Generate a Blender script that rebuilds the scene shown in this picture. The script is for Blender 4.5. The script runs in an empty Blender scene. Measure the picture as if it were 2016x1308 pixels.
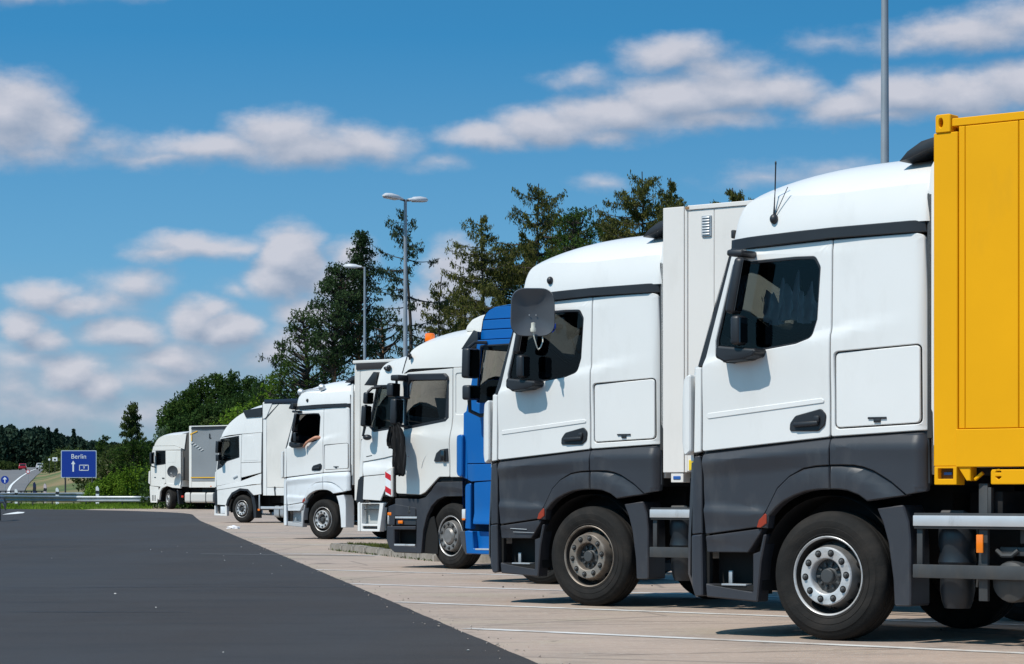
import bpy, bmesh, math, random
import numpy as np
from mathutils import Vector, Matrix
from mathutils.geometry import tessellate_polygon

scene = bpy.context.scene
COL = scene.collection
R = math.radians
random.seed(7)

# ------------------------------------------------------------------ camera, sky, sun, exposure
FPX, YH, CXP, EYE = 4900.0, 965.0, 1008.0, 1.2      # focal length and horizon of the photograph
cam_d = bpy.data.cameras.new('camera'); cam = bpy.data.objects.new('camera', cam_d); COL.objects.link(cam)
cam.location = (0, 0, EYE); cam.rotation_euler = (R(90), 0, 0)
cam_d.sensor_width = 36; cam_d.lens = 36 * FPX / 2016.0
cam_d.shift_y = (YH - 654) / 2016.0
cam_d.clip_start = .1; cam_d.clip_end = 20000
scene.camera = cam
scene.view_settings.view_transform = 'Standard'; scene.view_settings.look = 'None'
scene.view_settings.exposure = .08; scene.view_settings.gamma = 1; scene.view_settings.use_curve_mapping = False

SUN_EL = 55
SUN_H = Vector((-.80, -.60)).normalized()
sd = bpy.data.lights.new('sun', 'SUN'); sd.energy = 4.2; sd.angle = R(.53); sd.color = (1, .945, .86)
sun = bpy.data.objects.new('sun', sd); COL.objects.link(sun)
sdir = Vector((SUN_H.x * math.cos(R(SUN_EL)), SUN_H.y * math.cos(R(SUN_EL)), math.sin(R(SUN_EL))))
sun.rotation_euler = sdir.to_track_quat('Z', 'Y').to_euler(); sun.location = (0, 0, 60)

world = bpy.data.worlds.new('World'); scene.world = world; world.use_nodes = True
SKY = .1
def build_sky():
    nt = world.node_tree; N = nt.nodes; L = nt.links; N.clear()
    def nd(t, **k):
        n = N.new(t)
        for a, b in k.items(): setattr(n, a, b)
        return n
    def M(tree, op, a, b=None, c=None, clamp=False):
        n = tree.nodes.new('ShaderNodeMath'); n.operation = op; n.use_clamp = clamp
        for i, v in enumerate((a, b, c)):
            if v is None: continue
            if isinstance(v, (int, float)): n.inputs[i].default_value = v
            else: tree.links.new(v, n.inputs[i])
        return n.outputs[0]
    tc = nd('ShaderNodeTexCoord'); sep = nd('ShaderNodeSeparateXYZ'); L.new(tc.outputs['Generated'], sep.inputs[0])
    x, y, z = sep.outputs
    # the air stays deep blue close to the horizon: the sky texture is read a little higher up than the ray
    zz = M(nt, 'MULTIPLY_ADD', z, 3.2, -.02)
    cmb = nd('ShaderNodeCombineXYZ'); L.new(x, cmb.inputs[0]); L.new(y, cmb.inputs[1]); L.new(zz, cmb.inputs[2])
    nrm = nd('ShaderNodeVectorMath', operation='NORMALIZE'); L.new(cmb.outputs[0], nrm.inputs[0])
    sky = nd('ShaderNodeTexSky', sky_type='NISHITA', sun_disc=False)
    sky.sun_elevation = R(SUN_EL); sky.sun_rotation = math.atan2(SUN_H.x, SUN_H.y)
    sky.altitude = 300; sky.air_density = 1.0; sky.dust_density = .6; sky.ozone_density = 1.6
    L.new(nrm.outputs[0], sky.inputs[0])
    tint = nd('ShaderNodeMix', data_type='RGBA', blend_type='MULTIPLY'); tint.inputs[0].default_value = 1
    L.new(sky.outputs[0], tint.inputs[6]); tint.inputs[7].default_value = (*SKY_TINT, 1)
    # direction -> (azimuth, elevation) in units of 1/1000 of a radian * 4.9
    az = M(nt, 'ARCTAN2', x, y); U = M(nt, 'MULTIPLY_ADD', az, 4.9, 1.008)
    hl = M(nt, 'SQRT', M(nt, 'ADD', M(nt, 'MULTIPLY', x, x), M(nt, 'MULTIPLY', y, y)))
    el = M(nt, 'ARCTAN2', z, hl); V = M(nt, 'MULTIPLY_ADD', el, -4.9, .965)
    uv = nd('ShaderNodeCombineXYZ'); L.new(U, uv.inputs[0]); L.new(V, uv.inputs[1])
    # cloud field
    g = bpy.data.node_groups.new('cloud_field', 'ShaderNodeTree')
    g.interface.new_socket('P', in_out='INPUT', socket_type='NodeSocketVector')
    g.interface.new_socket('F', in_out='OUTPUT', socket_type='NodeSocketFloat')
    gi = g.nodes.new('NodeGroupInput'); go = g.nodes.new('NodeGroupOutput')
    def vm(op, a, b):
        n = g.nodes.new('ShaderNodeVectorMath'); n.operation = op
        for i, v in enumerate((a, b)):
            if isinstance(v, tuple): n.inputs[i].default_value = v
            elif v is not None: g.links.new(v, n.inputs[i])
        return n
    st = vm('MULTIPLY', gi.outputs[0], (1, 1.7, 1))
    nz = g.nodes.new('ShaderNodeTexNoise'); nz.inputs['Scale'].default_value = 6.5; nz.inputs['Detail'].default_value = 5; nz.inputs['Roughness'].default_value = .56
    g.links.new(st.outputs[0], nz.inputs['Vector'])
    off = vm('SUBTRACT', nz.outputs['Color'], (.5, .5, .5)); off2 = vm('MULTIPLY', off.outputs[0], (.11, .062, 0))
    p = vm('ADD', gi.outputs[0], off2.outputs[0])
    f = None
    for (cx, cy, rx, ry, s) in CLOUDS:
        b = vm('MULTIPLY_ADD', p.outputs[0], (1000 / rx, 1000 / ry, 0)); b.inputs[2].default_value = (-cx / rx, -cy / ry, 0)
        l = vm('LENGTH', b.outputs[0], None)
        m = M(g, 'MULTIPLY_ADD', l.outputs['Value'], -s, s)
        f = m if f is None else M(g, 'SMOOTH_MAX', f, m, .22)
    # beyond the part in view the same broken cumulus goes on
    n2 = g.nodes.new('ShaderNodeTexNoise'); n2.inputs['Scale'].default_value = 1.5; n2.inputs['Detail'].default_value = 3
    g.links.new(st.outputs[0], n2.inputs['Vector'])
    gen = M(g, 'MULTIPLY_ADD', n2.outputs[0], 3.6, -2.15)
    sp = g.nodes.new('ShaderNodeSeparateXYZ'); g.links.new(gi.outputs[0], sp.inputs[0])
    d1 = M(g, 'ABSOLUTE', M(g, 'SUBTRACT', sp.outputs[0], 1.008)); d1 = M(g, 'SUBTRACT', d1, 1.15)
    d2 = M(g, 'SUBTRACT', -.15, sp.outputs[1]); dd = M(g, 'MAXIMUM', d1, d2)
    k = M(g, 'MULTIPLY', dd, 4.0, clamp=True)
    gen = M(g, 'ADD', gen, M(g, 'MULTIPLY', M(g, 'SUBTRACT', 1.0, k), -3.0))
    f = M(g, 'MAXIMUM', f, gen)
    nf = g.nodes.new('ShaderNodeTexNoise'); nf.inputs['Scale'].default_value = 16; nf.inputs['Detail'].default_value = 4; nf.inputs['Roughness'].default_value = .6
    g.links.new(st.outputs[0], nf.inputs['Vector'])
    f = M(g, 'ADD', f, M(g, 'MULTIPLY_ADD', nf.outputs[0], .46, -.27))
    g.links.new(f, go.inputs[0])
    g1 = nd('ShaderNodeGroup'); g1.node_tree = g; L.new(uv.outputs[0], g1.inputs[0])
    up = nd('ShaderNodeVectorMath', operation='ADD'); L.new(uv.outputs[0], up.inputs[0]); up.inputs[1].default_value = (-.014, -.030, 0)
    g2 = nd('ShaderNodeGroup'); g2.node_tree = g; L.new(up.outputs[0], g2.inputs[0])
    F1, F2 = g1.outputs[0], g2.outputs[0]
    dens = nd('ShaderNodeMapRange', interpolation_type='SMOOTHSTEP'); L.new(F1, dens.inputs[0])
    dens.inputs[1].default_value = -.12; dens.inputs[2].default_value = .66; dens.inputs[4].default_value = .90
    nl = nd('ShaderNodeTexNoise'); nl.inputs['Scale'].default_value = 11; nl.inputs['Detail'].default_value = 5; nl.inputs['Roughness'].default_value = .6; L.new(uv.outputs[0], nl.inputs['Vector'])
    lit = M(nt, 'MULTIPLY_ADD', M(nt, 'SUBTRACT', F1, F2), .95, .18)
    lit = M(nt, 'MULTIPLY_ADD', nl.outputs[0], .62, lit, clamp=True)
    cc = nd('ShaderNodeMix', data_type='RGBA'); L.new(lit, cc.inputs[0])
    cc.inputs[6].default_value = (.29 / SKY, .35 / SKY, .46 / SKY, 1); cc.inputs[7].default_value = (.60 / SKY, .60 / SKY, .66 / SKY, 1)
    # a bank of lavender grey cloud haze near the horizon
    nb = nd('ShaderNodeTexNoise'); nb.inputs['Scale'].default_value = 3.2; nb.inputs['Detail'].default_value = 5; L.new(uv.outputs[0], nb.inputs['Vector'])
    bk = nd('ShaderNodeMapRange', interpolation_type='SMOOTHSTEP'); L.new(V, bk.inputs[0]); bk.inputs[1].default_value = .50; bk.inputs[2].default_value = .82
    bm_ = M(nt, 'MULTIPLY', bk.outputs[0], M(nt, 'MULTIPLY_ADD', nb.outputs[0], 2.2, -.45, clamp=True), clamp=True); bm_ = M(nt, 'MULTIPLY', bm_, .8)
    # a veil of thin haze low down
    veil = nd('ShaderNodeMapRange'); L.new(V, veil.inputs[0]); veil.inputs[1].default_value = .08; veil.inputs[2].default_value = .92; veil.inputs[4].default_value = .88
    vl = nd('ShaderNodeMix', data_type='RGBA'); L.new(veil.outputs[0], vl.inputs[0]); L.new(tint.outputs[2], vl.inputs[6])
    vl.inputs[7].default_value = (.20 / SKY, .335 / SKY, .46 / SKY, 1)
    mx = nd('ShaderNodeMix', data_type='RGBA'); L.new(dens.outputs[0], mx.inputs[0])
    bq = nd('ShaderNodeMix', data_type='RGBA'); L.new(bm_, bq.inputs[0]); L.new(vl.outputs[2], bq.inputs[6]); bq.inputs[7].default_value = (.33 / SKY, .38 / SKY, .47 / SKY, 1); L.new(bq.outputs[2], mx.inputs[6]); L.new(cc.outputs[2], mx.inputs[7])
    bg = nd('ShaderNodeBackground'); bg.inputs[1].default_value = SKY; L.new(mx.outputs[2], bg.inputs[0])
    out = nd('ShaderNodeOutputWorld'); L.new(bg.outputs[0], out.inputs[0])
SKY_TINT = (.40, 1.36, 1.58)
CLOUDS = [  # centre, radii, strength of every cloud in view (azimuth, elevation scaled)
 (20,245,165,98,1.3),(115,272,100,62,.95),(60,312,230,40,.55),(220,306,190,40,.42),(20,10,190,40,.6),(240,2,160,26,.4),
 (545,268,125,60,1.0),(420,303,230,42,.85),(610,296,190,52,.95),(720,288,120,50,.9),(300,326,200,26,.5),(850,320,80,24,.4),
 (395,492,150,34,.9),(330,508,110,24,.7),(460,496,90,26,.7),(575,515,98,84,1.6),(545,550,80,54,1.0),(645,555,95,56,1.0),(700,505,70,50,.8),(905,560,85,100,1.2),(860,620,130,76,.9),
 (95,585,80,42,1.0),(155,608,95,32,.9),(265,565,110,44,.8),(215,598,110,40,.6),(475,572,50,22,.45),
 (55,648,58,46,1.15),(95,672,60,40,.9),(245,660,110,42,1.1),(390,640,78,54,1.1),(455,658,88,50,1.25),(420,616,60,36,.9),(600,612,90,50,1.0),(620,675,110,52,1.0),
 (150,740,78,52,1.15),(205,768,80,44,.9),(60,715,110,44,.6),(340,712,130,44,.9),(300,750,170,44,.6),(110,800,210,56,.55),(560,700,110,50,.7),(300,815,260,56,.5),(40,760,130,46,.5),
 (1330,118,150,50,.9),(1430,150,140,46,.7),(1140,163,100,26,.45),
 (960,272,140,34,.85),(1085,256,160,46,1.05),(1205,232,165,56,1.15),(1320,208,170,62,1.2),(1440,188,160,60,1.15),(1540,188,110,52,.95),(1380,245,170,36,.8),(1180,278,150,22,.6),
 (1650,222,130,50,1.0),(1765,208,160,60,1.2),(1890,208,160,60,1.15),(2010,192,150,60,1.1),(1720,248,160,24,.7),(1900,88,220,52,.95),(2010,62,150,48,.85),(1770,104,110,34,.6),
 (1520,356,150,34,.42),(1650,345,140,34,.42),(1185,366,70,26,.42),(1640,100,110,30,.35),
]
build_sky()

# ------------------------------------------------------------------ helpers
def P(px, py, Y):
    """the real point at depth Y that the photograph shows at (px, py)"""
    return Vector(((px - CXP) / FPX * Y, Y, EYE + (YH - py) / FPX * Y))
def ss(a, b, x):
    t = min(1, max(0, (x - a) / (b - a))); return t * t * (3 - 2 * t)

MATS = {}
def mat(name, col, rough=.5, metal=0, coat=0, var=.0, vscale=3, bump=0, bscale=30, dirt=None, dscale=2, dthr=(.5, .75), emit=None, spec=None, damt=.6):
    if name in MATS: return MATS[name]
    m = bpy.data.materials.new(name); m.use_nodes = True; nt = m.node_tree; N = nt.nodes; L = nt.links
    b = N['Principled BSDF']; b.inputs['Roughness'].default_value = rough; b.inputs['Metallic'].default_value = metal
    b.inputs['Coat Weight'].default_value = coat; b.inputs['Coat Roughness'].default_value = .08
    b.inputs['Base Color'].default_value = (*col, 1)
    if spec is not None: b.inputs['Specular IOR Level'].default_value = spec
    tc = N.new('ShaderNodeTexCoord')
    src = None
    if var or dirt:
        nz = N.new('ShaderNodeTexNoise'); nz.inputs['Scale'].default_value = vscale; nz.inputs['Detail'].default_value = 6; L.new(tc.outputs['Object'], nz.inputs['Vector'])
        mr = N.new('ShaderNodeMapRange'); L.new(nz.outputs[0], mr.inputs[0]); mr.inputs[1].default_value = .3; mr.inputs[2].default_value = .7
        mr.inputs[3].default_value = 1 - var; mr.inputs[4].default_value = 1 + var * .5
        mx = N.new('ShaderNodeMix'); mx.data_type = 'RGBA'; mx.blend_type = 'MULTIPLY'; mx.inputs[0].default_value = 1
        mx.inputs[6].default_value = (*col, 1); L.new(mr.outputs[0], mx.inputs[7]); src = mx.outputs[2]
    if dirt:
        mp = N.new('ShaderNodeMapping'); mp.inputs['Scale'].default_value = (1, 1, .35); L.new(tc.outputs['Object'], mp.inputs[0])
        nz = N.new('ShaderNodeTexNoise'); nz.inputs['Scale'].default_value = dscale; nz.inputs['Detail'].default_value = 8; nz.inputs['Roughness'].default_value = .65; L.new(mp.outputs[0], nz.inputs['Vector'])
        mr = N.new('ShaderNodeMapRange'); L.new(nz.outputs[0], mr.inputs[0]); mr.inputs[1].default_value = dthr[0]; mr.inputs[2].default_value = dthr[1]; mr.inputs[4].default_value = damt
        mx = N.new('ShaderNodeMix'); mx.data_type = 'RGBA'; L.new(mr.outputs[0], mx.inputs[0]); L.new(src, mx.inputs[6]); mx.inputs[7].default_value = (*dirt, 1); src = mx.outputs[2]
    if src: L.new(src, b.inputs['Base Color'])
    if bump:
        nz = N.new('ShaderNodeTexNoise'); nz.inputs['Scale'].default_value = bscale; nz.inputs['Detail'].default_value = 5; L.new(tc.outputs['Object'], nz.inputs['Vector'])
        bp = N.new('ShaderNodeBump'); bp.inputs['Strength'].default_value = bump; bp.inputs['Distance'].default_value = .01; L.new(nz.outputs[0], bp.inputs['Height']); L.new(bp.outputs[0], b.inputs['Normal'])
    if emit: b.inputs['Emission Color'].default_value = (*emit, 1); b.inputs['Emission Strength'].default_value = 1
    MATS[name] = m; return m
def glass_mat(name, tint, gl=.6):
    m = bpy.data.materials.new(name); m.use_nodes = True; nt = m.node_tree; N = nt.nodes; L = nt.links; N.clear()
    t = N.new('ShaderNodeBsdfTransparent'); t.inputs[0].default_value = (*tint, 1)
    g = N.new('ShaderNodeBsdfGlossy'); g.inputs['Roughness'].default_value = .02; g.inputs[0].default_value = (gl, gl * .95, gl * .92, 1)
    fr = N.new('ShaderNodeFresnel'); fr.inputs[0].default_value = 1.52
    mx = N.new('ShaderNodeMixShader'); L.new(fr.outputs[0], mx.inputs[0]); L.new(t.outputs[0], mx.inputs[1]); L.new(g.outputs[0], mx.inputs[2])
    o = N.new('ShaderNodeOutputMaterial'); L.new(mx.outputs[0], o.inputs[0]); MATS[name] = m; return m

white_p = mat('white_paint', (.76, .75, .73), .36, coat=.2, var=.03, vscale=1.3, dirt=(.52, .50, .47), dscale=2.5, dthr=(.56, .85), damt=.35)
cream_p = mat('cream_white_paint', (.72, .70, .66), .4, coat=.25, var=.04, vscale=1.3, dirt=(.45, .40, .34), dscale=3, dthr=(.56, .85), damt=.4)
grey_p = mat('dark_grey_paint', (.036, .037, .044), .42, var=.12, vscale=2, dirt=(.15, .145, .14), dscale=3, dthr=(.54, .85), damt=.35, bump=.05, bscale=300)
black_p = mat('black_plastic', (.020, .021, .025), .45, var=.2, vscale=5)
blk = mat('black_underbody', (.006, .006, .007), .8)
dash_m = mat('cab_interior', (.02, .02, .023), .8)
blue_p = mat('blue_paint', (.0, .11, .39), .4, coat=.15, var=.05, vscale=1.5, dirt=(.05, .12, .25), dscale=3, dthr=(.56, .85), damt=.3)
yellow_p = mat('yellow_paint', (.80, .375, .0), .6, coat=.0, spec=.2, var=.06, vscale=1.1, dirt=(.45, .24, .02), dscale=2.2, dthr=(.58, .85), damt=.3)
tyre_m = mat('tyre_rubber', (.013, .0125, .012), .85, var=.25, vscale=6, dirt=(.045, .037, .031), dscale=5, dthr=(.45, .8), damt=.6, spec=.25, bump=.3, bscale=60)
rim_m = mat('dull_steel_rim', (.25, .24, .23), .45, metal=.4, var=.25, vscale=8, dirt=(.08, .065, .05), dscale=8, dthr=(.45, .75))
rim_br = mat('brake_dust_rim', (.30, .26, .22), .5, metal=.4, var=.3, vscale=8, dirt=(.09, .06, .04), dscale=9, dthr=(.42, .75), damt=.8)
rim_si = mat('polished_ring', (.56, .56, .56), .38, metal=.25, var=.15, vscale=8, dirt=(.16, .14, .12), dscale=9, dthr=(.50, .74))
hub_m = mat('hub_grey', (.045, .048, .05), .55)
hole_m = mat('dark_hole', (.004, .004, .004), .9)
alu = mat('aluminium', (.60, .61, .62), .38, metal=.35, var=.1, vscale=4, dirt=(.25, .23, .2), dscale=6, dthr=(.6, .75))
galv = mat('galvanised_steel', (.40, .42, .44), .45, metal=.4, var=.15, vscale=3)
steel_d = mat('dark_steel', (.050, .052, .054), .55, metal=.1, var=.25, vscale=4, dirt=(.10, .08, .06), dscale=5, dthr=(.5, .8))
tankm = mat('plastic_bottle_dark', (.016, .020, .025), .4)
orange = mat('orange_reflector', (.85, .20, .005), .25, coat=.4)
redm = mat('red_reflector', (.55, .03, .008), .25, coat=.4)
red_lamp = mat('red_orange_lamp', (.30, .035, .012), .25, coat=.4)
curtain_w = mat('white_tarpaulin', (.72, .69, .645), .55, var=.08, vscale=.8, dirt=(.42, .40, .36), dscale=1.4, dthr=(.5, .8), damt=.4)
curtain_g = mat('grey_tarpaulin', (.22, .235, .25), .55, var=.08, vscale=.8)
box_w = mat('white_box_panel', (.76, .715, .67), .5, var=.04, vscale=.7, dirt=(.42, .39, .34), dscale=1.8, dthr=(.55, .85), damt=.35)
cloth_k = mat('black_cloth', (.009, .009, .01), .95)
cloth_g = mat('grey_cab_curtain', (.62, .54, .60), .9)
skin_m = mat('skin', (.50, .23, .14), .5)
hair_m = mat('hair', (.03, .02, .015), .7)
shirt_m = mat('dark_shirt', (.03, .032, .04), .9)
glass = glass_mat('tinted_cab_glass', (.46, .52, .52))
glass_c = glass_mat('clear_cab_glass', (.93, .995, .985), .5)
mglass = mat('mirror_glass', (.12, .14, .16), .04, metal=1)
lamp_gl = mat('clear_lamp_cover', (.65, .66, .66), .15, coat=.5)
sign_b = mat('sign_blue', (.004, .035, .30), .4)
sign_w = mat('sign_white', (.78, .80, .82), .4)
white_line = mat('road_paint', (.64, .62, .59), .7, var=.15, vscale=3, dirt=(.40, .33, .28), dscale=1.6, dthr=(.48, .62), damt=.75)

def tag(o, label=None, cat=None, group=None, kind=None):
    if label: o['label'] = label
    if cat: o['category'] = cat
    if group: o['group'] = group
    if kind: o['kind'] = kind
    return o
def empty(name, loc, rz=0, label=None, cat=None, group=None):
    o = bpy.data.objects.new(name, None); COL.objects.link(o); o.location = loc; o.rotation_euler = (0, 0, rz); o.empty_display_size = .3
    return tag(o, label, cat, group)
def link(name, me, m, parent=None, loc=None, rot=None, scl=None):
    o = bpy.data.objects.new(name, me); COL.objects.link(o)
    if m is not None and not me.materials:
        for q in (m if isinstance(m, (list, tuple)) else [m]): me.materials.append(q)
    if parent is not None: o.parent = parent
    if loc is not None: o.location = loc
    if rot is not None: o.rotation_euler = rot
    if scl is not None: o.scale = scl
    return o
def finish(bm, smooth=35, recalc=True):
    if recalc: bmesh.ops.recalc_face_normals(bm, faces=bm.faces)
    me = bpy.data.meshes.new('m'); bm.to_mesh(me); bm.free()
    if smooth:
        me.polygons.foreach_set('use_smooth', [True] * len(me.polygons)); me.set_sharp_from_angle(angle=R(smooth))
    return me
class MB:
    """collects shapes into one mesh"""
    def __init__(s): s.bm = bmesh.new()
    def box(s, c, d, rot=None, bev=.0, seg=2):
        b = bmesh.new(); bmesh.ops.create_cube(b, size=1); bmesh.ops.scale(b, vec=d, verts=b.verts)
        if bev: bmesh.ops.bevel(b, geom=b.edges[:], offset=bev, segments=seg, affect='EDGES', profile=.5)
        return s.add(b, c, rot)
    def add(s, b, c=(0, 0, 0), rot=None):
        mt = Matrix.Translation(c)
        if rot is not None: mt = mt @ (rot if isinstance(rot, Matrix) else Matrix.Rotation(rot[2], 4, 'Z') @ Matrix.Rotation(rot[1], 4, 'Y') @ Matrix.Rotation(rot[0], 4, 'X'))
        b.transform(mt); me = bpy.data.meshes.new('t'); b.to_mesh(me); b.free(); s.bm.from_mesh(me); bpy.data.meshes.remove(me); return s
    def tube(s, pts, r, n=8, cap=True):
        pts = [Vector(p) for p in pts]; rs = r if isinstance(r, (list, tuple)) else [r] * len(pts); rings = []
        prev = None
        for i, p in enumerate(pts):
            d = (pts[min(i + 1, len(pts) - 1)] - pts[max(i - 1, 0)]).normalized()
            a = prev if prev is not None else (Vector((0, 0, 1)) if abs(d.z) < .9 else Vector((1, 0, 0)))
            a = (a - d * a.dot(d)).normalized(); prev = a; b = d.cross(a)
            rings.append([s.bm.verts.new(p + (a * math.cos(t) + b * math.sin(t)) * rs[i]) for t in [2 * math.pi * k / n for k in range(n)]])
        for r0, r1 in zip(rings, rings[1:]):
            for k in range(n): s.bm.faces.new((r0[k], r0[(k + 1) % n], r1[(k + 1) % n], r1[k]))
        if cap and n > 2:
            s.bm.faces.new(rings[0][::-1]); s.bm.faces.new(rings[-1])
        return s
    def lathe(s, prof, n=32, axis='Z', c=(0, 0, 0), closed=False, rot=None):
        b = bmesh.new(); rings = []
        for (r, h) in prof:
            ring = []
            for k in range(n):
                t = 2 * math.pi * k / n; cs, sn = r * math.cos(t), r * math.sin(t)
                ring.append(b.verts.new((cs, sn, h) if axis == 'Z' else ((cs, h, sn) if axis == 'Y' else (h, cs, sn))))
            rings.append(ring)
        if closed: rings.append(rings[0])
        for r0, r1 in zip(rings, rings[1:]):
            for k in range(n): b.faces.new((r0[k], r0[(k + 1) % n], r1[(k + 1) % n], r1[k]))
        if not closed:
            if prof[0][0] > 1e-4: b.faces.new(rings[0])
            if prof[-1][0] > 1e-4: b.faces.new(rings[-1])
        bmesh.ops.remove_doubles(b, verts=b.verts, dist=1e-5)
        return s.add(b, c, rot)
    def sphere(s, c, r, seg=12, ring=8, rot=None):
        b = bmesh.new(); bmesh.ops.create_uvsphere(b, u_segments=seg, v_segments=ring, radius=1)
        bmesh.ops.scale(b, vec=r if isinstance(r, (tuple, list)) else (r, r, r), verts=b.verts); return s.add(b, c, rot)
    def prism(s, pts, y0, y1, bev=.0):
        """outline in (x, z) run from y0 to y1"""
        b = bmesh.new(); a = [b.verts.new((x, y0, z)) for x, z in pts]; f = b.faces.new(a)
        r = bmesh.ops.extrude_face_region(b, geom=[f]); bmesh.ops.translate(b, vec=(0, y1 - y0, 0), verts=[v for v in r['geom'] if isinstance(v, bmesh.types.BMVert)])
        if bev: bmesh.ops.bevel(b, geom=b.edges[:], offset=bev, segments=2, affect='EDGES', profile=.5)
        return s.add(b)
    def quad(s, a, b, c, d): s.bm.faces.new([s.bm.verts.new(p) for p in (a, b, c, d)]); return s
    def build(s, name, m, parent=None, smooth=35, loc=None, rot=None): return link(name, finish(s.bm, smooth), m, parent, loc, rot)

def rnd(pts, r, n=4):
    """polygon with rounded corners; r a number or a list"""
    out = []; k = len(pts)
    for i, p in enumerate(pts):
        rr = r[i] if isinstance(r, (list, tuple)) else r
        p = Vector(p); a = Vector(pts[i - 1]) - p; b = Vector(pts[(i + 1) % k]) - p
        if rr <= 0 or a.length < 1e-6 or b.length < 1e-6: out.append(tuple(p)); continue
        ang = a.angle(b)
        if ang > 3.0: out.append(tuple(p)); continue
        d = min(rr / math.tan(ang / 2), a.length * .48, b.length * .48)
        p0 = p + a.normalized() * d; p1 = p + b.normalized() * d
        for j in range(n + 1):
            t = j / n; q = p0 * (1 - t) ** 2 + p * 2 * t * (1 - t) + p1 * t * t; out.append(tuple(q))
    return out
def smoothline(pts, n=4):
    """Catmull-Rom through the points"""
    out = []
    for i in range(len(pts) - 1):
        p0 = pts[max(i - 1, 0)]; p1 = pts[i]; p2 = pts[i + 1]; p3 = pts[min(i + 2, len(pts) - 1)]
        for j in range(n):
            t = j / n
            out.append(tuple(.5 * (2 * b + (c - a) * t + (2 * a - 5 * b + 4 * c - d) * t * t + (-a + 3 * b - 3 * c + d) * t ** 3) for a, b, c, d in zip(p0, p1, p2, p3)))
    out.append(tuple(pts[-1])); return out
def area2(p): return sum(p[i - 1][0] * p[i][1] - p[i][0] * p[i - 1][1] for i in range(len(p)))
def plate_mesh(outline, holes=(), y=1.25, t=.03, yfun=None, grid=0, rim=.006):
    """a side panel: outline and holes in (x, z), outer face at y, rolled edges, thickness t inwards"""
    loops = [list(outline) if area2(outline) > 0 else list(outline)[::-1]] + [list(h) if area2(h) < 0 else list(h)[::-1] for h in holes]
    ins = []
    for lp in loops:
        q = []; n = len(lp)
        for i in range(n):
            a, b, c = Vector(lp[i - 1]), Vector(lp[i]), Vector(lp[(i + 1) % n])
            e0 = (b - a); e1 = (c - b)
            if e0.length < 1e-6: e0 = e1
            if e1.length < 1e-6: e1 = e0
            n0 = Vector((-e0.y, e0.x)).normalized(); n1 = Vector((-e1.y, e1.x)).normalized(); m = n0 + n1
            m = m / max(m.length_squared * .5, .5)
            q.append(b + m * rim)
        ins.append(q)
    tri = tessellate_polygon([[Vector((p[0], p[1], 0)) for p in q] for q in ins])
    flat = [p for q in ins for p in q]; outer = [Vector(p) for q in loops for p in q]
    bm = bmesh.new(); vs = [bm.verts.new((p[0], 0, p[1])) for p in flat]
    for f in tri:
        try: bm.faces.new([vs[i] for i in f])
        except ValueError: pass
    # rolled rim and inner edge
    v1 = [bm.verts.new((p.x, -rim, p.y)) for p in outer]; v2 = [bm.verts.new((p.x, -t, p.y)) for p in outer]
    o = 0
    for q in ins:
        n = len(q)
        for i in range(n):
            a, b = o + i, o + (i + 1) % n
            for A, B in ((vs, v1), (v1, v2)):
                try: bm.faces.new((A[a], A[b], B[b], B[a]))
                except ValueError: pass
        o += n
    if grid:
        xs = [p[0] for p in flat]; zs = [p[1] for p in flat]
        for lo, hi, nn in ((min(xs), max(xs), (1, 0, 0)), (min(zs), max(zs), (0, 0, 1))):
            c = math.ceil(lo / grid) * grid
            while c < hi:
                bmesh.ops.bisect_plane(bm, geom=bm.verts[:] + bm.edges[:] + bm.faces[:], plane_co=(c * nn[0], 0, c * nn[2]), plane_no=nn); c += grid
    for v in bm.verts: v.co.y += y + (yfun(v.co.x, v.co.z) if yfun else 0)
    return finish(bm, 32)
def plate(parent, name, m, outline, holes=(), y=1.25, t=.03, yfun=None, grid=0, rim=.006, mirror=True):
    me = plate_mesh(outline, holes, y, t, yfun, grid, rim); o = link(name, me, m, parent)
    if mirror: link(name, me, m, parent, scl=(1, -1, 1))
    return o
def crown(parent, name, m, S, C, W, p=3, n=10, skirt=None, flare=.05):
    """skin between a side rail S and a centre rail C, both lists of (x, z); W half width"""
    mb = MB(); bm = mb.bm; rows = []
    for i, (s, c) in enumerate(zip(S, C)):
        w = W[i] if isinstance(W, (list, tuple)) else W
        row = []
        for j in range(-n, n + 1):
            v = j / n; v = math.copysign(abs(v) ** .75, v); f = 1 - abs(v) ** p
            row.append(bm.verts.new((s[0] + (c[0] - s[0]) * f, w * v, s[1] + (c[1] - s[1]) * f)))
        if skirt:
            zb = min(skirt(s[0]), s[1] - .0005); hh = s[1] - zb
            ex = [(s[0], w + flare * (1 - (1 - k / 5) ** 1.5) * min(1, hh / .3), s[1] - hh * k / 5) for k in range(1, 6)]
            row = [bm.verts.new((a, -b, c_)) for a, b, c_ in ex[::-1]] + row + [bm.verts.new(e) for e in ex]
        rows.append(row)
    for r0, r1 in zip(rows, rows[1:]):
        for j in range(len(r0) - 1): bm.faces.new((r0[j], r0[j + 1], r1[j + 1], r1[j]))
    return mb.build(name, m, parent, 40)
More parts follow.
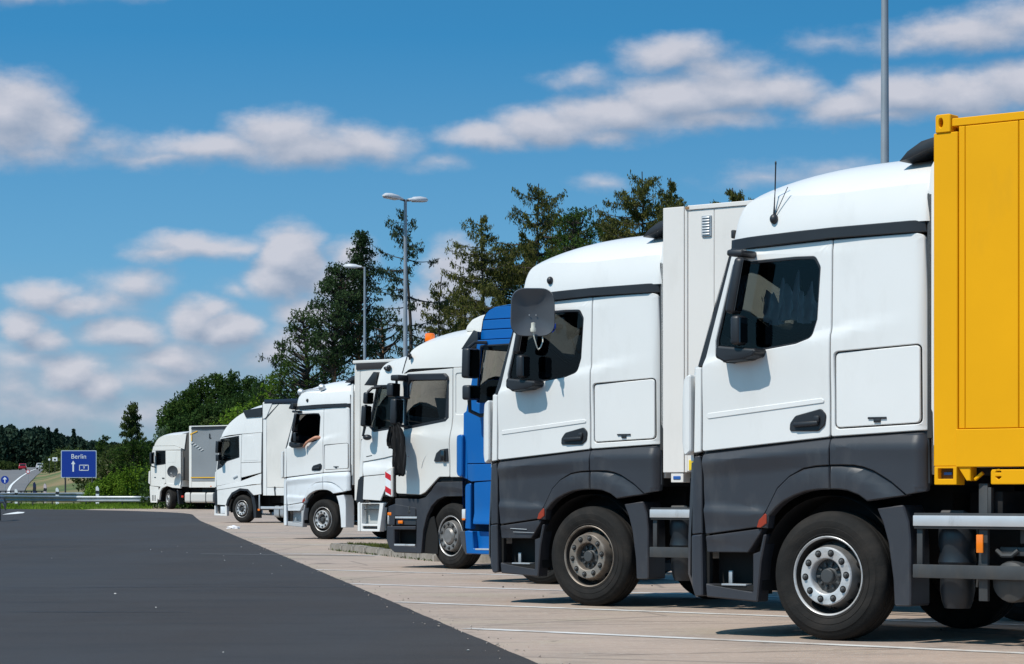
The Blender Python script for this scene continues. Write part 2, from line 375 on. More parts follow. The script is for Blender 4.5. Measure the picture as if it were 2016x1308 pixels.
# ------------------------------------------------------------------ wheels (outer face towards +y, local origin = hub centre)
WC = {}
def wheel_meshes():
    m = MB()
    prof = [(.300, -.03), (.318, -.004), (.335, .004), (.340, .001), (.36, .010), (.385, .016), (.388, .012), (.41, .016), (.44, .013), (.443, .009), (.468, .002), (.49, -.012), (.503, -.026), (.512, -.038), (.515, -.050)]
    for g in (.095, .15, .205): prof += [(.517, -(g - .006)), (.504, -(g - .003)), (.504, -(g + .003)), (.517, -(g + .006))]
    prof += [(.515, -.25), (.512, -.262), (.503, -.274), (.49, -.288), (.44, -.313), (.385, -.316), (.335, -.304), (.300, -.27)]
    m.lathe([(r, h) for r, h in prof], 72, 'Y', closed=True); WC['tyre'] = finish(m.bm, 40)
    m = MB()   # drop-centre rim with its ten-hole disc
    m.lathe([(.316, -.006), (.319, .000), (.314, .004), (.303, -.004), (.299, -.018), (.294, -.03), (.287, -.09), (.281, -.13), (.270, -.14), (.268, -.105), (.255, -.072), (.240, -.035), (.232, .008), (.228, .020), (.222, .024), (.216, .024)], 64, 'Y')
    m2 = MB(); n = 64; prof = [(.316, -.010), (.319, .000), (.314, .004), (.305, -.002), (.301, -.012)]
    m2.lathe(prof, 64, 'Y'); b = m2.bm
    caps = [f for f in b.faces if len(f.verts) > 8]; bmesh.ops.delete(b, geom=caps, context='FACES'); WC['rim'] = finish(b, 40)
    for key, prof in (('barrel', [(.301, -.012), (.296, -.03), (.289, -.09), (.286, -.15), (.268, -.155)]), ('cone', [(.283, -.145), (.270, -.125), (.256, -.075), (.242, -.02), (.233, .018)])):
        m2 = MB(); m2.lathe(prof, 64, 'Y'); b = m2.bm; bmesh.ops.delete(b, geom=[f for f in b.faces if len(f.verts) > 8], context='FACES'); WC[key] = finish(b, 40)
    m.bm.free()
    m = MB(); m.lathe([(.234, .012), (.231, .026), (.224, .032), (.150, .032), (.142, .026), (.138, .01), (.136, -.05)], 48, 'Y'); b = m.bm
    bmesh.ops.delete(b, geom=[f for f in b.faces if len(f.verts) > 8], context='FACES'); WC['ring'] = finish(b, 40)
    m = MB(); m.lathe([(.137, -.045), (.10, -.04), (.07, -.03), (.058, -.02), (.058, .012), (.050, .020), (.0, .022)], 32, 'Y')
    for k in range(10):
        a = 2 * math.pi * k / 10; m.box((.095 * math.cos(a), -.028, .095 * math.sin(a)), (.034, .03, .020), (0, -a, 0), .004)
    WC['hub'] = finish(m.bm, 35)
    m = MB(); m.lathe([(.019, .0), (.019, .006), (.015, .008), (.015, .022), (.009, .026), (0, .027)], 10, 'Y'); WC['nut'] = finish(m.bm, 35)
    m = MB(); m.lathe([(.029, .0), (.029, .003), (.0, .003)], 14, 'Y'); WC['nutw'] = finish(m.bm, 35)
    m = MB()
    for k in range(10):
        a = 2 * math.pi * (k + .5) / 10; c = (.2575 * math.cos(a), -.070, .2575 * math.sin(a))
        rot = Matrix.Rotation(-a, 4, 'Y') @ Matrix.Rotation(R(-74), 4, 'Z')
        m.sphere(c, (.022, .007, .027), 12, 6, rot)
    WC['vents'] = finish(m.bm, 40)
    m = MB(); m.lathe([(.29, -.27), (.29, -.16), (.20, -.17), (.05, -.17)], 24, 'Y'); WC['drum'] = finish(m.bm, 40)
    m = MB(); m.lathe([(.137, -.02), (.13, .03), (.10, .055), (0, .06)], 32, 'Y'); WC['cap'] = finish(m.bm, 35)
wheel_meshes()
rim_dk = mat('rim_barrel_shade', (.022, .020, .019), .8)  # shade inside the rim recess, put into the barrel colour
def wheel(parent, x, z, y, Rr=.515, steer=0, style='plain', side=1, detail=2):
    """wheel > tyre, rim, hub, nuts"""
    def L(key, name, m, par, **k):
        me = WC.get((key, m.name))
        if me is None: me = WC[key].copy(); me.materials.append(m); WC[(key, m.name)] = me
        o = bpy.data.objects.new(name, me); COL.objects.link(o); o.parent = par
        for a, b in k.items(): setattr(o, a, b)
        return o
    s = Rr / .515
    w = L('tyre', 'wheel', tyre_m, parent, location=(x, y * side, z), rotation_euler=(0, random.uniform(0, 6), R(steer)) if side > 0 else (0, 0, R(180 + steer)), scale=(s, 1, s))
    rm = {'plain': rim_m, 'dirty': rim_br}.get(style, rim_m); rg = {'plain': rim_si, 'dirty': rim_br}.get(style, rim_m)
    if detail:
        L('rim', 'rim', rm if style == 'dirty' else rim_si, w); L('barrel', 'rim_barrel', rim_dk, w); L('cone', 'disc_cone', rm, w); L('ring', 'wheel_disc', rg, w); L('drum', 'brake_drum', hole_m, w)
        L('vents', 'vent_holes', hole_m, w)
        L('cap' if style == 'capped' else 'hub', 'hub', rim_m if style == 'capped' else hub_m, w)
        for k in range(10 if detail > 1 else 0):
            a = 2 * math.pi * k / 10; c = (.188 * math.cos(a), .0305, .188 * math.sin(a))
            L('nutw', 'nut_washer', hole_m, w, location=c); L('nut', 'wheel_nut', hub_m, w, location=(c[0], .0335, c[2]))
    return w

def bar(parent, name, m, c, d, bev=.004, rot=None): mb = MB(); mb.box(c, d, rot, bev); return mb.build(name, m, parent)

def inner_fender(parent, r=.60, x=0, z=.52):
    mb = MB(); bm = mb.bm; n = 20; rows = []
    for k in range(n + 1):
        a = R(-12) + R(204) * k / n
        rows.append([bm.verts.new((x + r * math.cos(a), yy, z + r * math.sin(a))) for yy in (1.2, .82)])
    for a, b in zip(rows, rows[1:]): bm.faces.new((a[0], a[1], b[1], b[0]))
    c = bm.verts.new((x, .82, z))
    for a, b in zip(rows, rows[1:]): bm.faces.new((a[1], b[1], c))
    me = finish(bm, 40); link('inner_fender', me, blk, parent); link('inner_fender', me, blk, parent, scl=(1, -1, 1))

def chassis(parent, rear, rear_axles=(), detail=2, wz=.515):
    mb = MB()
    for s in (-1, 1): mb.box(((1.0 + rear) / 2, .40 * s, .86), (1.0 - rear, .07, .27), None, .01)
    for x in np.arange(rear + .3, .9, 1.3): mb.box((float(x), 0, .86), (.12, .8, .2))
    mb.box((.1, 0, .95), (1.7, 1.1, .75), None, .05)                 # engine and gearbox
    mb.box((0, 0, wz), (.14, 1.9, .12), None, .03)                   # front axle beam
    mb.build('chassis_frame', blk, parent)
    for ax in rear_axles:
        for s in (1, -1): wheel(parent, ax, wz, 1.24, wz, 0, 'plain', s, 1)
        mb = MB(); mb.tube([(ax, -1.0, wz), (ax, 1.0, wz)], .09, 10); mb.sphere((ax, 0, wz), .22); mb.build('rear_axle', blk, parent)

def interior(parent, seat_x=.25, rear=-.8, floor=1.25, top=3.15, wheel_c=(.72, 0, 2.18), curtain=False, front=1.1, bunk=True, backw=1.19):
    mb = MB(); mb.box((rear, 0, (floor + top) / 2), (.03, backw * 2, top - floor)); mb.box(((rear + front) / 2, 0, floor), (front - rear, 2.36, .03)); mb.box(((rear + front * .8) / 2, 0, top), (front * .8 - rear, 2.3, .03))
    if bunk: mb.box((rear + .4, 0, 1.9), (.75, 2.3, .25), None, .05)
    mb.build('cab_lining', dash_m, parent)
    for s in (1, -1):
        mb = MB(); x = seat_x; y = .62 * s
        mb.box((x, y, 1.78), (.52, .50, .16), None, .05); mb.box((x - .27, y, 2.15), (.14, .48, .72), (0, R(-10), 0), .06); mb.box((x - .36, y, 2.60), (.10, .30, .20), (0, R(-8), 0), .04)
        mb.box((x, y, 1.5), (.35, .35, .5)); mb.build('seat', dash_m, parent)
    mb = MB(); mb.box((front - .02, 0, 1.95), (.45, 2.3, .5), None, .08); mb.build('dashboard', dash_m, parent)
    mb = MB(); b = bmesh.new()
    rings = []
    for k in range(24):
        t = 2 * math.pi * k / 24; c = Vector((.235 * math.cos(t), .235 * math.sin(t), 0)); d = c.normalized()
        rings.append([b.verts.new(c + d * .016 * math.cos(q) + Vector((0, 0, .016 * math.sin(q)))) for q in [2 * math.pi * j / 6 for j in range(6)]])
    for k in range(24):
        for j in range(6): b.faces.new((rings[k][j], rings[(k + 1) % 24][j], rings[(k + 1) % 24][(j + 1) % 6], rings[k][(j + 1) % 6]))
    mb.add(b, (wheel_c[0], .62, wheel_c[2]), (0, R(35), 0)); mb.box((wheel_c[0], .62, wheel_c[2]), (.06, .44, .05), (0, R(35), 0), .01)
    mb.tube([(wheel_c[0], .62, wheel_c[2]), (wheel_c[0] + .25, .62, wheel_c[2] - .3)], .04); mb.build('steering_wheel', dash_m, parent)

def mirror_unit(parent, x, z0, z1, y=1.42, w=.20, t=.10, lower=None, tilt=4, arms=True, m=None):
    m = m or black_p
    mb = MB(); mb.box((x, y, (z0 + z1) / 2), (t, w, z1 - z0), (0, R(-tilt), 0), .035, 3); o = mb.build('mirror_housing', m, parent)
    g = MB(); g.box((x - t / 2 - .001, y, (z0 + z1) / 2), (.006, w * .84, (z1 - z0) * .90), (0, R(-tilt), 0), .0025, 1); g.build('mirror_glass', mglass, o)
    if lower:
        mb = MB(); mb.box((x - .01, y, (lower[0] + lower[1]) / 2), (t, w, lower[1] - lower[0]), None, .03, 3); o2 = mb.build('wide_angle_mirror', m, parent)
        g = MB(); g.box((x - .01 - t / 2 - .001, y, (lower[0] + lower[1]) / 2), (.006, w * .82, (lower[1] - lower[0]) * .84), None, .0025, 1); g.build('mirror_glass', mglass, o2)
    if arms:
        mb = MB()
        for zz in (z1 - .02, (lower[0] if lower else z0) + .04): mb.tube([(x + .03, y, zz), (x + .06, 1.24, zz + .03)], .022, 8)
        mb.build('mirror_arm', m, parent)

# ------------------------------------------------------------------ the rounded-roof cab (nearest two trucks and the one with the driver)
def big_cab(root, lower, style, Rr=.515, lower_hi=False, curtain=False, mirror=True, antenna='whip', step_m=None, flare=None, moulding=True):
    flare = flare or lower
    W = 1.25
    # --- roof: lower wall plate, then crowned skin
    wall = rnd([(-.875, 3.296), (-.05, 3.288), (.95, 3.254), (.93, 3.335), (.89, 3.44), (.82, 3.53), (.70, 3.575), (.5, 3.582), (.25, 3.57), (-.01, 3.560), (-.82, 3.582), (-.875, 3.56)], [.0, 0, .0, 0, 0, .0, 0, 0, 0, 0, .03, .02])
    S = [(-.96, 3.52), (-.90, 3.575), (-.82, 3.582), (-.4, 3.57), (0, 3.557), (.25, 3.566), (.5, 3.578), (.70, 3.571), (.82, 3.526), (.89, 3.44), (.93, 3.335), (.95, 3.254)]
    C = [(-.99, 3.70), (-.93, 3.84), (-.82, 3.895), (-.4, 3.91), (.05, 3.90), (.42, 3.865), (.72, 3.80), (.94, 3.71), (1.09, 3.60), (1.18, 3.48), (1.24, 3.36), (1.27, 3.254)]
    Wd = [1.13, 1.176, 1.196, 1.196, 1.197, 1.197, 1.195, 1.178, 1.153, 1.138, 1.130, 1.128]
    crown(root, 'roof_skin', white_p, smoothline(S, 3), smoothline(C, 3), [w for w, in smoothline([(q,) for q in Wd], 3)], 2.6, 14, skirt=lambda x: 3.284 - .03 * ss(0, 1, x), flare=.045)
    # --- black band and A pillar
    plate(root, 'roof_band', black_p, [(.96, 3.155), (.955, 3.252), (-.05, 3.286), (-.872, 3.294), (-.885, 3.20), (-.05, 3.199)], y=1.262, t=.06, grid=.15, yfun=lambda x, z: -.09 * max(0, (x - .6) / .35) ** 2 - .05 * max(0, (-x - .83) / .05))
    plate(root, 'window_pillar', black_p, [(.90, 3.157), (.963, 3.157), (1.25, 2.222), (1.185, 2.222)], y=1.225, t=.06, yfun=lambda x, z: -.08 * max(0, (z - 2.3)) ** 2)
    # --- door with window opening
    win = rnd([(.885, 3.055), (.30, 3.070), (.11, 3.065), (.062, 2.98), (.088, 2.56), (.14, 2.415), (.28, 2.37), (1.055, 2.275), (1.055, 2.42)], [.04, 0, .05, .05, .06, .07, .05, .04, .03])
    def crease(x, z):
        zl = 2.42 - .16 * (x + .05) if x > -.05 else 2.42 - .17 * (x + .05)
        d = zl - z; f = 1 - ss(.05, .85, -x)
        v = (.020 * (1 - ss(0, .55, d)) if d > 0 else .020 * (1 - ss(0, .07, -d))) * f
        if z > 3.08: v -= .010 * ss(3.115, 3.135, z) * (1 - ss(-.1, .5, -x))
        return v - .012 * ss(2.4, 3.2, z) - .05 * max(0, (x - .95)) * max(0, z - 2.3)
    door = rnd([(-.043, 3.188), (-.043, 2.5), (-.030, 2.1), (-.030, 1.622), (1.188, 1.518), (1.178, 2.21), (.905, 3.13), (.885, 3.158)], [.012, 0, 0, .02, .02, 0, .03, .02])
    plate(root, 'door', white_p, door, [win], y=W, grid=.045, yfun=crease)
    plate(root, 'rear_side_panel', white_p, rnd([(-.052, 3.188), (-.80, 3.194), (-.862, 3.18), (-.90, 2.3), (-.918, 1.665), (-.042, 1.624), (-.042, 2.1), (-.052, 2.5)], [.012, .03, .05, 0, .05, .02, 0, 0]),
          [rnd([(-.078, 1.682), (-.852, 1.712), (-.848, 2.335), (-.075, 2.296)], .045)], y=W, grid=.045, yfun=lambda x, z: crease(x, z) - .10 * max(0, (-x - .80) / .12) ** 2)
    o = plate(root, 'locker_hatch', white_p, rnd([(-.089, 1.694), (-.841, 1.723), (-.838, 2.324), (-.086, 2.285)], .04), y=W + .001, t=.02)
    mb = MB(); mb.box((-.464, W + .006, 1.765), (.165, .014, .016), None, .003); mb.box((-.464, W + .006, 1.745), (.06, .014, .03), None, .004); mb.build('hatch_latch', black_p, o)
    # black frame behind the joints, with the window opening
    wout = rnd([(.915, 3.085), (.30, 3.10), (.10, 3.10), (.035, 3.0), (.06, 2.55), (.11, 2.39), (.27, 2.335), (1.09, 2.245), (1.09, 2.42)], [.04, 0, .05, .05, .06, .07, .05, .04, .03])
    plate(root, 'door_frame', black_p, [(-.86, 3.18), (-.90, 1.25), (1.20, 1.25), (1.23, 2.23), (.94, 3.18)], [wout], y=1.20, t=.03, rim=.002)
    plate(root, 'window_rubber', black_p, [(x * 1, z) for x, z in wout], [[(.47 + (x - .47) * .965, 2.69 + (z - 2.69) * .95) for x, z in win]], y=1.235, t=.03, rim=.003)
    plate(root, 'door_window', glass, wout, y=1.222, t=.004, rim=.001)
    # mouldings
    if moulding: plate(root, 'door_moulding', white_p, rnd([(1.13, 1.832), (.045, 1.932), (.018, 1.918), (.020, 1.894), (1.125, 1.785), (1.14, 1.80)], .012), y=W + .008, t=.02, mirror=True, rim=.004)
    h = plate(root, 'handle_recess', black_p, rnd([(.338, 1.672), (.335, 1.735), (.285, 1.795), (.045, 1.848), (-.002, 1.80), (.01, 1.715), (.07, 1.668)], [.02, .05, .06, .03, .04, .04, .05], 6), y=W + .014, t=.03, rim=.006)
    mb = MB(); mb.box((.175, W + .030, 1.728), (.23, .030, .040), (0, R(3), 0), .014); mb.box((.075, W + .028, 1.765), (.05, .02, .055), None, .010); mb.build('door_handle', black_p, h)
    # --- front cheeks
    plate(root, 'front_cheek', white_p, rnd([(1.200, 2.212), (1.262, 2.212), (1.268, 1.9), (1.275, 1.505), (1.203, 1.515)], .01), y=W - .004, t=.03)
    plate(root, 'corner_deflector', white_p, rnd([(1.290, 2.165), (1.37, 2.12), (1.40, 1.98), (1.415, 1.60), (1.355, 1.475), (1.292, 1.520)], [.02, .04, .03, .03, .03, .02]), y=1.272, t=.14, grid=.03, yfun=lambda x, z: -.07 * max(0, (x - 1.32) / .1) ** 2, rim=.01)
    # --- windshield and front
    crown(root, 'windscreen', glass, [(.955, 3.16), (1.10, 2.70), (1.245, 2.23)], [(1.26, 3.16), (1.40, 2.70), (1.53, 2.23)], [1.15, 1.18, 1.205], 4, 10)
    crown(root, 'roof_front_lip', black_p, [(.95, 3.262), (.96, 3.155)], [(1.25, 3.27), (1.29, 3.145)], 1.13, 3, 10)
    crown(root, 'front_panel', white_p, [(1.25, 2.225), (1.29, 1.9), (1.30, 1.44)], [(1.54, 2.225), (1.56, 1.9), (1.57, 1.44)], 1.21, 5, 10)
    for z in (2.02, 1.88, 1.74, 1.60): bar(root, 'grille_slat', black_p, (1.575, 0, z), (.04, 1.7, .07), .015)
    crown(root, 'bumper', lower, [(1.30, 1.43), (1.335, .82), (1.34, .5), (1.26, .31)], [(1.57, 1.43), (1.60, .82), (1.60, .5), (1.52, .31)], 1.20, 5, 10)
    for s in (1, -1): bar(root, 'headlight', lamp_gl, (1.42, .74 * s, .72), (.10, .36, .20), .03, (0, 0, R(-8 * s)))
    # --- lower cladding
    arch_o = [(.634, .901), (.571, 1.018), (.456, 1.215), (.34, 1.31), (.207, 1.373), (.08, 1.393), (-.036, 1.399)]
    def skf(x, z):   # folded shelf under the waistline and a crease running back
        q = z + .072 * (x - .4); v = .034 * max(0, min(1, (1.575 - q) / .085)) - .028 * max(0, min(1, (1.485 - q) / .12)) * ss(-.1, .5, x)
        w = z - .04 * x; v += (.022 * max(0, min(1, (1.035 - w) / .045)) - .014 * max(0, min(1, (.98 - w) / .12))) * ss(.52, .68, x)
        return v - .012 * ss(1.1, 1.2, x)
    plate(root, 'door_skirt', lower, rnd([(1.185, 1.492), (-.036, 1.606)] + arch_o[::-1] + [(1.155, .835), (1.180, 1.2)], [.02, .02] + [0] * len(arch_o) + [.02, 0]), y=W - .004, grid=.028, yfun=skf)
    plate(root, 'rear_skirt', lower, rnd([(-.044, 1.607), (-.886, 1.646), (-.886, 1.19), (-.733, 1.163), (-.597, 1.266), (-.52, 1.31), (-.439, 1.353), (-.35, 1.382), (-.26, 1.397), (-.15, 1.4), (-.044, 1.399)], [.02, .03, .02] + [0] * 8), y=W - .004, grid=.035, yfun=lambda x, z: skf(.05, z - .03) - .08 * max(0, (-x - .80) / .09) ** 2)
    fl = lambda x, z: .012 + .012 * ss(.52, .80, math.hypot(x, z - .52)) - .02 * ss(.84, .9, math.hypot(x, z - .52))
    plate(root, 'wheel_arch_front', flare, [(-.037, 1.392), (.08, 1.386), (.207, 1.366), (.34, 1.303), (.45, 1.208), (.565, 1.012), (.625, .895), (.545, .89), (.53, .99), (.46, 1.06), (.393, 1.108), (.29, 1.155), (.186, 1.188), (.07, 1.203), (-.037, 1.206)], y=W, t=.10, grid=.07, yfun=fl, rim=.01)
    plate(root, 'wheel_arch_rear', flare, [(-.043, 1.392), (-.15, 1.394), (-.26, 1.391), (-.35, 1.376), (-.439, 1.347), (-.52, 1.304), (-.597, 1.26), (-.72, 1.158), (-.38, 1.112), (-.30, 1.162), (-.20, 1.195), (-.12, 1.204), (-.043, 1.206)], y=W, t=.10, grid=.07, yfun=fl, rim=.01)
    mk = plate(root, 'side_marker', red_lamp, rnd([(.640, .895), (.620, .955), (.560, 1.01), (.545, 1.0), (.545, .93), (.60, .895)], .008), y=W + .03, t=.03, rim=.004)
    # steps
    plate(root, 'step_cover', lower, rnd([(1.15, .820), (.60, .888), (.62, .845), (.745, .692), (1.145, .688)], .015), y=W - .004, t=.10, grid=.07, yfun=lambda x, z: .012 * ss(.75, .8, z))
    sm = step_m or lower
    plate(root, 'step_sill', sm, rnd([(1.163, .430), (.70, .372), (.700, .68), (.635, .70), (.600, .84), (.57, .84), (.62, .62), (.655, .29), (1.15, .318)], .012), y=W - .006, t=.16, rim=.01)
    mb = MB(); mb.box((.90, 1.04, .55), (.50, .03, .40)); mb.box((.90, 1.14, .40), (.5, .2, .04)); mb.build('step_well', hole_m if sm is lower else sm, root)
    mb = MB(); mb.box((.99, 1.12, .48), (.035, .02, .11), None, .004); mb.box((.88, 1.20, .425), (.24, .10, .015), None, .004); mb.build('step_tread', galv, root)
    # bumper corner (two pieces)
    bf = lambda x, z: -.09 * max(0, (x - 1.23) / .12) ** 2
    plate(root, 'bumper_corner', lower, rnd([(1.31, 1.43), (1.27, 1.478), (1.215, 1.482), (1.195, 1.40), (1.190, .842), (1.333, .83), (1.337, 1.1)], [.02, .02, .01, 0, 0, 0, 0]), y=W, t=.10, grid=.03, yfun=bf, rim=.008)
    plate(root, 'bumper_corner', lower, rnd([(1.333, .822), (1.190, .834), (1.180, .325), (1.26, .322), (1.31, .40), (1.345, .52), (1.350, .76)], [0, 0, .02, .03, .02, 0, .01]), y=W + .008, t=.12, grid=.03, yfun=bf, rim=.01)
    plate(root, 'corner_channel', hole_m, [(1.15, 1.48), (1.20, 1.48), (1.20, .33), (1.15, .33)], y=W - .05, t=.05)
    # rear mudguard
    plate(root, 'mudguard', lower, rnd([(-.445, 1.055), (-.672, 1.083), (-.715, .95), (-.729, .80), (-.729, .290), (-.600, .293), (-.590, .50), (-.548, .783), (-.50, .94)], [.01, .02, 0, 0, .02, .02, 0, 0, 0]), y=W - .02, t=.30, grid=.1, rim=.01, yfun=lambda x, z: -.03 * ss(-.60, -.73, x))
    inner_fender(root, .64, 0, .515)
    # back of the cab and side extender
    bar(root, 'cab_back', white_p, (-.885, 0, 2.42), (.04, 2.30, 2.2), .01)
    for s in (1, -1):
        mb = MB(); mb.prism([(-.90, 3.56), (-.915, 3.70), (-.945, 3.75), (-.972, 3.75), (-.968, 1.62), (-.955, 1.545), (-.935, 1.545), (-.930, 1.80), (-.90, 1.86)], (1.17) * s, 1.215 * s, .004); mb.build('side_extender', white_p, root)
        mb = MB(); mb.box((-.905, 1.19 * s, 2.55), (.05, .05, 1.9), None, .01); mb.build('corner_seal', steel_d, root)
    mb = MB(); mb.prism([(-.50, 3.80), (-.575, 3.875), (-.70, 3.945), (-.85, 3.975), (-.985, 3.96), (-.985, 3.87), (-.86, 3.90), (-.72, 3.865), (-.6, 3.82)], -.98, .98, .006)
    for s in (-1, 0, 1): mb.box((-.84, .8 * s, 3.86), (.22, .05, .14))
    mb.build('roof_spoiler', black_p, root)
    # mirror
    if mirror:
        mirror_unit(root, .735, 2.62, 3.08, 1.41, .14, .09, (2.37, 2.61), 12, False)
        mb = MB(); mb.box((.74, 1.34, 3.115), (.15, .24, .055), (0, R(-4), 0), .02)
        mb.build('mirror_bracket', black_p, root); mb = MB()
        mb.prism(rnd([(.94, 2.375), (.55, 2.335), (.57, 2.28), (.67, 2.25), (.86, 2.235), (.945, 2.28)], .03), 1.25, 1.43, .02)
        mb.build('mirror_mount', black_p, root)
        mirror_unit(root, .80, 2.62, 3.08, -1.44, .20, .11, (2.38, 2.61), 10, False)
        mb = MB(); mb.prism(rnd([(.98, 2.375), (.60, 2.335), (.72, 2.25), (.90, 2.235), (.985, 2.28)], .03), -1.25, -1.50, .02); mb.build('mirror_mount', black_p, root)
    # antenna
    mb = MB(); ax, ay = .50, 1.205
    mb.sphere((ax, ay + .03, 3.39), (.036, .036, .042), 14, 10); mb.tube([(ax, ay, 3.34), (ax, ay + .03, 3.39)], .022)
    if antenna == 'whip':
        mb.tube([(ax, ay + .03, 3.42), (ax - .003, ay + .03, 3.50), (ax - .01, ay + .03, 3.62)], [.011, .006, .004], 6)
        mb.tube([(ax - .01, ay + .03, 3.62), (ax - .016, ay + .03, 3.83)], .0065, 6); mb.sphere((ax - .016, ay + .03, 3.84), (.008, .008, .02), 8, 6)
        mb.tube([(ax - .01, ay + .03, 3.42), (ax - .13, ay + .03, 3.64)], .0035, 5)
    mb.build('antenna', black_p, root)
    bar(root, 'marker_lamp', black_p, (.985, 1.06, 3.31), (.03, .10, .07), .01)
    interior(root, front=1.05)
    if mirror: plate(root, 'window_light_block', dash_m, rnd([(.90, 3.05), (.09, 3.06), (.07, 2.70), (1.0, 2.68)], .02), y=1.17, t=.01, mirror=False).scale = (1, -1, 1)  # added panel, keeps bright sky from showing through the upper far window
    if curtain:
        mb = MB(); bm = mb.bm; n = 60; rows = []
        for i in range(n + 1):
            u = i / n; x = .08 + .62 * u
            a = .5 + .5 * math.sin(u * 19); zt = 2.83 + .07 * math.sin(u * 31) - .06 * math.sin(u * 9) + .04 * math.sin(u * 57); zb = 2.56 + .02 * math.sin(u * 14)
            rows.append([bm.verts.new((x + .01 * math.sin(k * 2 + i), 1.10 + .028 * math.sin(u * 62 + k * .25) + .02 * math.sin(u * 23), zb + (zt - zb) * k / 6)) for k in range(7)])
        for a, b in zip(rows, rows[1:]):
            for k in range(6): bm.faces.new((a[k], b[k], b[k + 1], a[k + 1]))
        mb.build('cab_curtain', cloth_g, root, 60)
    for s in (1, -1): wheel(root, 0, Rr, 1.23, Rr, 0, style, s, 2 if s > 0 else 1)

def rigid_rear(root, marker_x=-1.345):
    """side guard, bottle shaped tank and air cylinders behind the cab"""
    for s in (1, -1):
        y = 1.215 * s
        bar(root, 'upper_side_rail', steel_d, (-3.0, y - .012 * s, .961), (4.47, .02, .122), .004)
        bar(root, 'rail_cover', alu, (-3.0, y + .003 * s, .962), (4.475, .014, .082), .005)
        bar(root, 'lower_side_rail', steel_d, (-3.0, y, .571), (4.47, .035, .105), .006)
        bar(root, 'rail_post', steel_d, (-.80, y - .05 * s, .77), (.05, .04, .30), .004)
        for x in (-1.345, -2.6, -3.9): bar(root, 'rail_post', steel_d, (x, y - .055 * s, .80), (.075, .04, .90), .004)
        mb = MB(); mb.box((marker_x, y + .015 * s, .79), (.058, .02, .14), None, .006); mb.build('side_marker', orange, root)
    mb = MB(); mb.lathe([(.0, .28), (.10, .28), (.12, .33), (.135, .42), (.13, .60), (.15, .64), (.135, .72), (.15, .78), (.145, .90), (.13, .93), (.05, .93), (.05, .97)], 24, 'Z', (-1.02, .98, 0)); mb.build('air_dryer_bottle', tankm, root)
    for k, x in enumerate((-1.55, -1.90, -2.25)):
        mb = MB(); mb.lathe([(0, .60), (.10, .62), (.155, .66), (.16, .70), (.16, 1.10), (.15, 1.13), (.08, 1.16), (0, 1.17)], 24, 'Y', (x, 0, .50)); mb.build('air_tank', steel_d, root)
    mb = MB(); mb.box((-1.75, 1.08, .73), (.62, .03, .07), None, .01); mb.tube([(-1.6, 1.10, .74), (-1.55, 1.11, .70), (-1.47, 1.11, .70), (-1.42, 1.10, .74)], .018); mb.box((-1.62, 1.06, .86), (.04, .03, .14), None, .01); mb.box((-1.75, 1.0, .93), (.7, .3, .06), None, .01); mb.build('tank_bracket', steel_d, root)
    mb = MB(); mb.tube([(-.86, 1.0, .95), (-.95, 1.08, 1.02), (-1.12, 1.08, 1.02), (-1.2, .95, .95)], .025); mb.tube([(-1.2, 1.0, .92), (-1.24, 1.02, .7), (-1.2, 1.0, .45)], .012); mb.build('air_hoses', steel_d, root)
    mb = MB()
    for x in (-1.4, -2.6, -3.9, -5.2, -6.5): mb.box((x, 0, 1.10), (.14, 2.2, .18), None, .01)
    mb.box((-4, .40, 1.08), (6.3, .1, .2)); mb.box((-4, -.40, 1.08), (6.3, .1, .2)); mb.build('container_subframe', blk, root)
    bar(root, 'frame_bracket', steel_d, (-1.38, 1.15, 1.10), (.06, .05, .24), .004)

TH = R(51.7); UX, UY = -math.sin(TH), math.cos(TH); RZ = math.atan2(UY, UX)
def truck_root(name, px, Y, z, label, cat='truck', group=None):
    X = (px - CXP) / FPX * Y + .62 * 1.25; YY = Y + .785 * 1.25
    return empty(name, (X, YY, z), RZ, label, cat, group)
# ------------------------------------------------------------------ nearest truck and its yellow container
GT = 'trucks parked side by side on the lorry park'
tr1 = truck_root('truck', 1627, 19.8, 0, 'nearest white and dark grey truck carrying the yellow container', group=GT)
big_cab(tr1, grey_p, 'plain', curtain=True)
chassis(tr1, -8.2, (-4.9,)); rigid_rear(tr1)
tr2 = truck_root('truck', 1157, 25.7, 0, 'white and dark grey truck with brown dusty wheel, carrying a white box body', group=GT)
big_cab(tr2, grey_p, 'dirty', antenna='ball')
chassis(tr2, -8.2, (-4.9,)); rigid_rear(tr2)
bar(tr2, 'scrape_mark', alu, (.90, 1.261, .79), (.22, .003, .006), 0, (0, R(-2), 0)); bar(tr2, 'scrape_mark', alu, (.83, 1.2612, .755), (.28, .003, .004), 0, (0, R(-1), 0))

